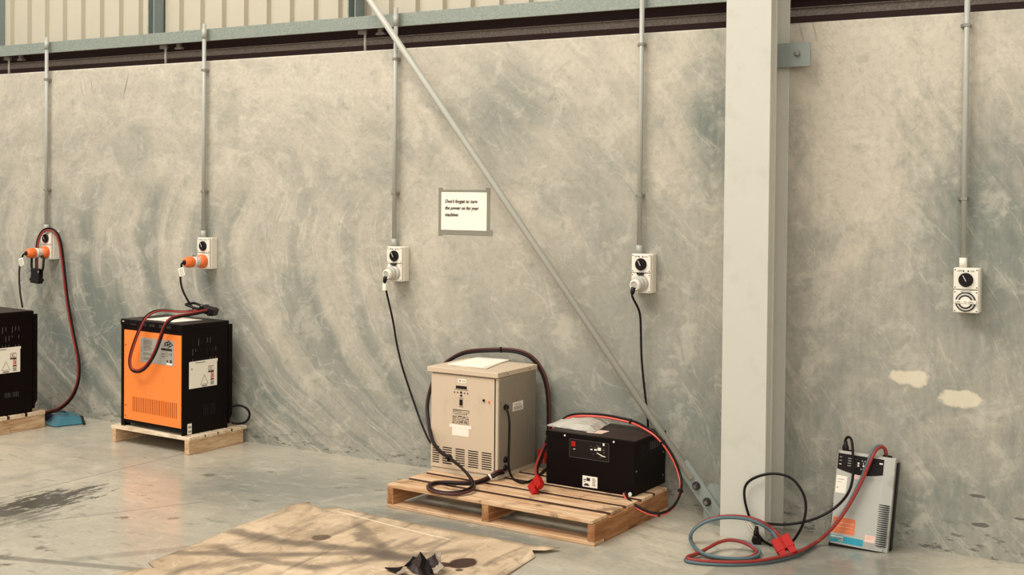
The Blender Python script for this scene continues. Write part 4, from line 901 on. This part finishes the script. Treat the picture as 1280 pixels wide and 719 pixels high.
# ============================================================ GREY LEANING UNIT
t = thing('upright_charger', 'flat silver grey charger leaning against the wall right of the column', 'charger', (-1.462, -.168, -.034), 1)
t.rotation_euler = (math.radians(-9.0), math.radians(2.6), math.radians(1))
W, D, H = .243, .088, .430
mb = MB(); mb.prism([(0, .003), (0, D), (W + .012, D), (W + .012, .020), (W - .035, .0), (.005, .0)], .012, H - .006, 'silver', bev=.0015); mb.build('casing', t)
mb = MB(); mb.prism([(-.002, .003), (-.002, D + .002), (W + .014, D + .002), (W + .014, .018), (W - .035, -.002), (.004, -.002)], 0, .012, 'blackpl'); mb.build('base', t)
mb = MB(); mb.prism([(.0, .010), (.0, D), (W + .012, D), (W + .012, .026), (W - .03, .010)], H - .006, H, 'silver'); mb.box(W + .004, W + .020, .050, D + .004, .012, H - .02, 'blackpl', bev=.002); mb.build('back_frame', t)
fr = FRONT
pl = [(.004, H - .012), (.004, H - .082)] + [(.004 + .205 * i / 8, H - .082 - .016 * math.sin(PI * i / 8)) for i in range(1, 8)] + [(.209, H - .082), (.209, H - .012)]
mb = MB(); mb.prism(pl, 0, .0015, 'blackpl', mx=fr); cp = mb.build('control_panel', t)
mb = MB(); f2 = fr @ T(0, 0, .0015)
for (a, b, c, d_, m) in ((.012, .022, H - .030, H - .027, 'label'), (.012, .022, H - .046, H - .043, 'label'), (.012, .022, H - .062, H - .059, 'paper'), (.094, .102, H - .050, H - .042, 'paper'), (.094, .102, H - .060, H - .053, 'paper'), (.118, .124, H - .058, H - .050, 'paper'), (.190, .204, H - .035, H - .029, 'paper')): mb.box(a, b, c, d_, 0, .0006, m, mx=f2)
for i in range(4): mb.box(.050, .066, H - .031 - i * .011, H - .028 - i * .011, 0, .0005, 'label', mx=f2); mb.box(.076, .096, H - .031 - i * .011, H - .0295 - i * .011, 0, .0005, 'slotlight', mx=f2)
for (a, c) in ((.114, H - .033), (.126, H - .033), (.120, H - .043), (.112, H - .070), (.122, H - .067), (.132, H - .070)): mb.lathe(f2 @ Vector((a, c, 0)), (0, -1, 0), [(0, .0035), (.001, .003)], 'label', 10)
mb.build('panel_print', cp)
def sticker(name, a, b, c, d_, m, lines=()):
    mb = MB(); mb.box(a, b, c, d_, 0, .0008, m, mx=fr); s_ = mb.build(name, t)
    if lines:
        mb = MB()
        for (p, q, r, s2, m2) in lines: mb.box(p, q, r, s2, .0008, .0012, m2, mx=fr)
        mb.build('label_print', s_)
    return s_
sticker('white_sticker', .006, .054, H - .190, H - .112, 'paper', ((.014, .040, H - .130, H - .127, 'label'), (.012, .030, H - .142, H - .140, 'label'), (.010, .018, H - .168, H - .165, 'ink')))
sticker('pink_sticker', .074, .132, H - .118, H - .090, 'pink_lab')
sticker('orange_sticker', .010, .108, .062, .132, 'orange_lab', ((.014, .104, .108, .110, 'pink_lab'), (.014, .100, .092, .0935, 'pink_lab'), (.03, .104, .076, .077, 'pink_lab')))
sticker('teal_sticker', .002, .150, .020, .050, 'teal_lab', ((.006, .060, .043, .047, 'paper'), (.006, .058, .036, .040, 'label'), (.042, .062, .025, .040, 'label')))
sticker('pale_sticker', .156, .200, .045, .075, 'pink_lab', ((.160, .196, .068, .0695, 'orange_lab'), (.160, .190, .060, .0615, 'orange_lab')))
sticker('grey_blue_sticker', .150, .195, .020, .042, 'label')
mb = MB()
for i in range(20):
    z = .035 + i * .0095; mb.box(W - .038, W + .005, -.001 + 0, .024, z, z + .0036, 'slot')
tag(mb.build('vent_slots', t), kind='stuff')
mb = MB()
for i in range(20): z = .035 + i * .0095; mb.prism([(W - .037, -.0035), (W - .037, .0), (W + .006, .019), (W + .012, .016)], z + .0037, z + .0090, 'silver')
for i in range(9): z = .105 + i * .010; mb.box(-.002, .002, .0, .02, z, z + .004, 'slot')
tag(mb.build('vent_fins', t), kind='stuff')
mb = MB()
for (a, c) in ((.006, H - .006), (W - .004, .020), (W + .016, H - .05), (.004, .016)): mb.lathe(fr @ Vector((a, c, 0)), (0, -1, 0), [(0, .003), (.003, .0025)], 'steel', 8)
mb.build_split('screw', t)
mb = MB(); mb.lathe((.214, .040, H), (0, 0, 1), [(0, .022), (.008, .020)], 'blackpl', 16); mb.lathe((.040, .045, H), (0, 0, 1), [(0, .012), (.006, .012)], 'blackpl', 16); mb.build_split('cable_gland', t)

# lead and cord lying in front of it
t, pts = lead(LEAD_K, .0075, ('redcab', 'teal'), 'red and teal lead coiled on the floor by the column, with red connector', twist=.030, a0=.4, zmin=-.027, sep=2.0)
o0 = Vector(t.location)
A, _ = twin(pts, .0, 0)
pa, pb = Vector((-1.612, -.42, .036)), Vector((-1.545, -.47, -.030))
dirv = (pb - pa).normalized(); sidev = Vector((.95, .30, .22)); sidev = (sidev - dirv * sidev.dot(dirv)).normalized(); upv = sidev.cross(dirv)
mx = T(*(pa - o0)) @ Matrix((list(sidev) + [0], list(dirv) + [0], list(upv) + [0], (0, 0, 0, 1))).transposed()
connector(t, mx, 'red', 1.75)
t = thing('appliance_cord', 'black power cord looping from the grey leaning charger to the column foot', 'power cord', tuple(CORD_L[0]))
o0 = Vector(t.location)
mb = MB(); mb.tube([p - o0 for p in relax(smooth_path(CORD_L), 2)], .0062, 'blackcab', 10); mb.build('cable', t)
mb = MB(); mb.lathe((0, .0, -.020), (0, 0, 1), [(0, .014), (.025, .015), (.035, .010), (.052, .008)], 'blackpl', 14); mb.build('appliance_plug', t)
q = Vector((-1.755, -.315, -.012)) - o0
mb = MB(); mb.lathe(q + Vector((0, .012, 0)), (.35, -1, -.25), [(0, .014), (.010, .022), (.024, .024), (.036, .022)], 'blackpl', 18); mb.lathe(q + Vector((0, 0, .010)), (.1, -.1, 1), [(0, .013), (.022, .012), (.045, .008)], 'blackpl', 14); mb.build('wall_plug', t)
q = Vector((-1.778, -.33, .040)) - o0
mb = MB(); mb.box(-.005, .009, -.001, .001, -.022, .018, 'paper', mx=T(*q) @ R_(-40, 'Y')); mb.box(.0005, .003, -.0016, -.0012, -.020, .016, 'ink', mx=T(*q) @ R_(-40, 'Y')); mb.build('test_tag', t)

# ============================================================ FLOOR THINGS
outl = [(-3.865, -1.17), (-3.82, -1.05), (-3.79, -1.005), (-3.765, -1.04), (-3.70, -1.02), (-3.665, -.965), (-3.2, -.985), (-2.8, -1.00), (-2.47, -1.01), (-2.405, -1.00), (-2.44, -1.07), (-2.49, -1.10), (-2.45, -1.14), (-2.43, -1.40), (-2.42, -2.3), (-3.80, -2.35), (-3.76, -2.18), (-3.70, -2.10), (-3.78, -2.06)]
mb = MB()
face = mb.bm.faces.new([mb.bm.verts.new((x, y, .003)) for x, y in outl])
r = bmesh.ops.triangulate(mb.bm, faces=[face])
for _ in range(4): bmesh.ops.subdivide_edges(mb.bm, edges=[e for e in mb.bm.edges if e.calc_length() > .09], cuts=1, use_grid_fill=False); bmesh.ops.triangulate(mb.bm, faces=mb.bm.faces[:])
for v in mb.bm.verts:
    s = .5 + .5 * math.sin(v.co.x * 7 + math.sin(v.co.y * 5) * 2); v.co.z = .0035 + .005 * s * (.4 + .6 * math.sin(v.co.y * 6 + 1) ** 2)
    if math.hypot(v.co.x + 3.80, v.co.y + 1.03) < .10: v.co.z += .02
    if math.hypot(v.co.x + 2.44, v.co.y + 1.05) < .09: v.co.z += .012
r = bmesh.ops.extrude_face_region(mb.bm, geom=mb.bm.faces[:]); bmesh.ops.translate(mb.bm, vec=(0, 0, -.0025), verts=[v for v in r['geom'] if isinstance(v, bmesh.types.BMVert)])
mb._fin(mb.bm.faces, 'card', True)
cb = mb.build('cardboard_sheet'); tag(cb, 'large flattened brown cardboard sheet with tyre marks on the floor', 'cardboard')
# torn dark scrap standing on the cardboard
t = thing('torn_scrap', 'crumpled dark torn scrap standing on the cardboard sheet', 'scrap', (-2.745, -1.545, .008))
t.scale = (1, 1, .78)
mb = MB()
def crumple(mb_):
    bmesh.ops.subdivide_edges(mb_.bm, edges=mb_.bm.edges[:], cuts=2, use_grid_fill=True)
    for v in mb_.bm.verts:
        c = v.co * 60; v.co += Vector((math.sin(c.y * 1.3 + c.z), math.sin(c.z * 1.7 + c.x), abs(math.sin(c.x * 1.1 + c.y)))) * .006
def fold(ps, m, th=.004):
    n = (Vector(ps[1]) - Vector(ps[0])).cross(Vector(ps[2]) - Vector(ps[0])).normalized() * th
    a = [mb.bm.verts.new(Vector(p)) for p in ps]; b = [mb.bm.verts.new(Vector(p) + n) for p in ps]; k = len(ps)
    f_ = [mb.bm.faces.new(a[::-1]), mb.bm.faces.new(b)] + [mb.bm.faces.new((a[i], a[(i + 1) % k], b[(i + 1) % k], b[i])) for i in range(k)]
    mb._fin(f_, m)
fold([(-.035, -.045, 0), (.035, -.070, 0), (-.018, .0, .082)], 'scrap'); fold([(.035, -.070, 0), (.075, -.03, .004), (-.018, .0, .082)], 'black')
fold([(-.035, -.045, 0), (-.085, -.01, .0), (-.018, .0, .082)], 'scrap'); fold([(-.085, -.03, 0), (-.060, .0, .055), (-.035, -.01, .02)], 'black')
fold([(-.060, .0, .055), (-.036, .01, .050), (-.030, -.01, .010)], 'black')
fold([(.075, -.03, .0), (.135, -.06, .003), (.10, -.10, .002), (.03, -.09, .0)], 'black'); fold([(-.085, -.03, 0), (-.14, -.08, .004), (-.07, -.11, .002)], 'black')
fold([(-.09, -.05, .004), (-.02, -.08, .012), (-.05, -.12, .003)], 'scrap_in')
crumple(mb); mb.build('dark_folds', t)
mb = MB(); fold([(-.005, .02, .03), (.030, .03, .083), (.062, .01, .045), (.045, -.02, .02)], 'scrap'); fold([(.030, .03, .083), (.055, .035, .090), (.085, .0, .03), (.062, .01, .045)], 'scrap_in')
fold([(.062, .01, .045), (.085, .0, .03), (.09, -.03, .006), (.06, -.03, .008)], 'scrap_in'); crumple(mb); mb.build('torn_lining', t)
# teal dustpan
t = thing('dustpan', 'small teal plastic dustpan lying on the floor at the wall behind the left pallet', 'dustpan', (-6.50, -.20, 0), 0)
mb = MB()
base = [(-.19, .08), (-.17, -.05), (-.06, -.135), (.04, -.145), (.11, .045), (-.02, .14)]
topp = [(-.13, .07), (-.12, -.01), (-.05, -.055), (.0, -.05), (.02, .03), (-.04, .10)]
a = [mb.bm.verts.new((x, y, .003)) for x, y in base]; b = [mb.bm.verts.new((x, y, .060 if i in (0, 1, 2) else .050)) for i, (x, y) in enumerate(topp)]
f_ = [mb.bm.faces.new(a[::-1]), mb.bm.faces.new(b)] + [mb.bm.faces.new((a[i], a[(i + 1) % 6], b[(i + 1) % 6], b[i])) for i in range(6)]
mb._fin(f_, 'tealpl'); bmesh.ops.bevel(mb.bm, geom=mb.bm.edges[:], offset=.006, segments=2, affect='EDGES'); mb.build('scoop', t)
mb = MB(); mb.box(-.02, .16, -.009, .009, 0, .012, 'blackpl', bev=.003, mx=T(.0, .10, .022) @ R_(-35, 'Z') @ R_(6, 'Y')); mb.build('rubber_lip', t)
mb = MB(); mb.box(-.06, .05, -.03, .03, 0, .035, 'navy', bev=.012, seg=2, mx=T(-.20, .02, 0)); mb.tube([Vector((-.24, .02, .01)), Vector((-.2, .0, .045)), Vector((-.15, .03, .065)), Vector((-.1, .05, .062))], .003, 'blackcab'); mb.build('grip', t)
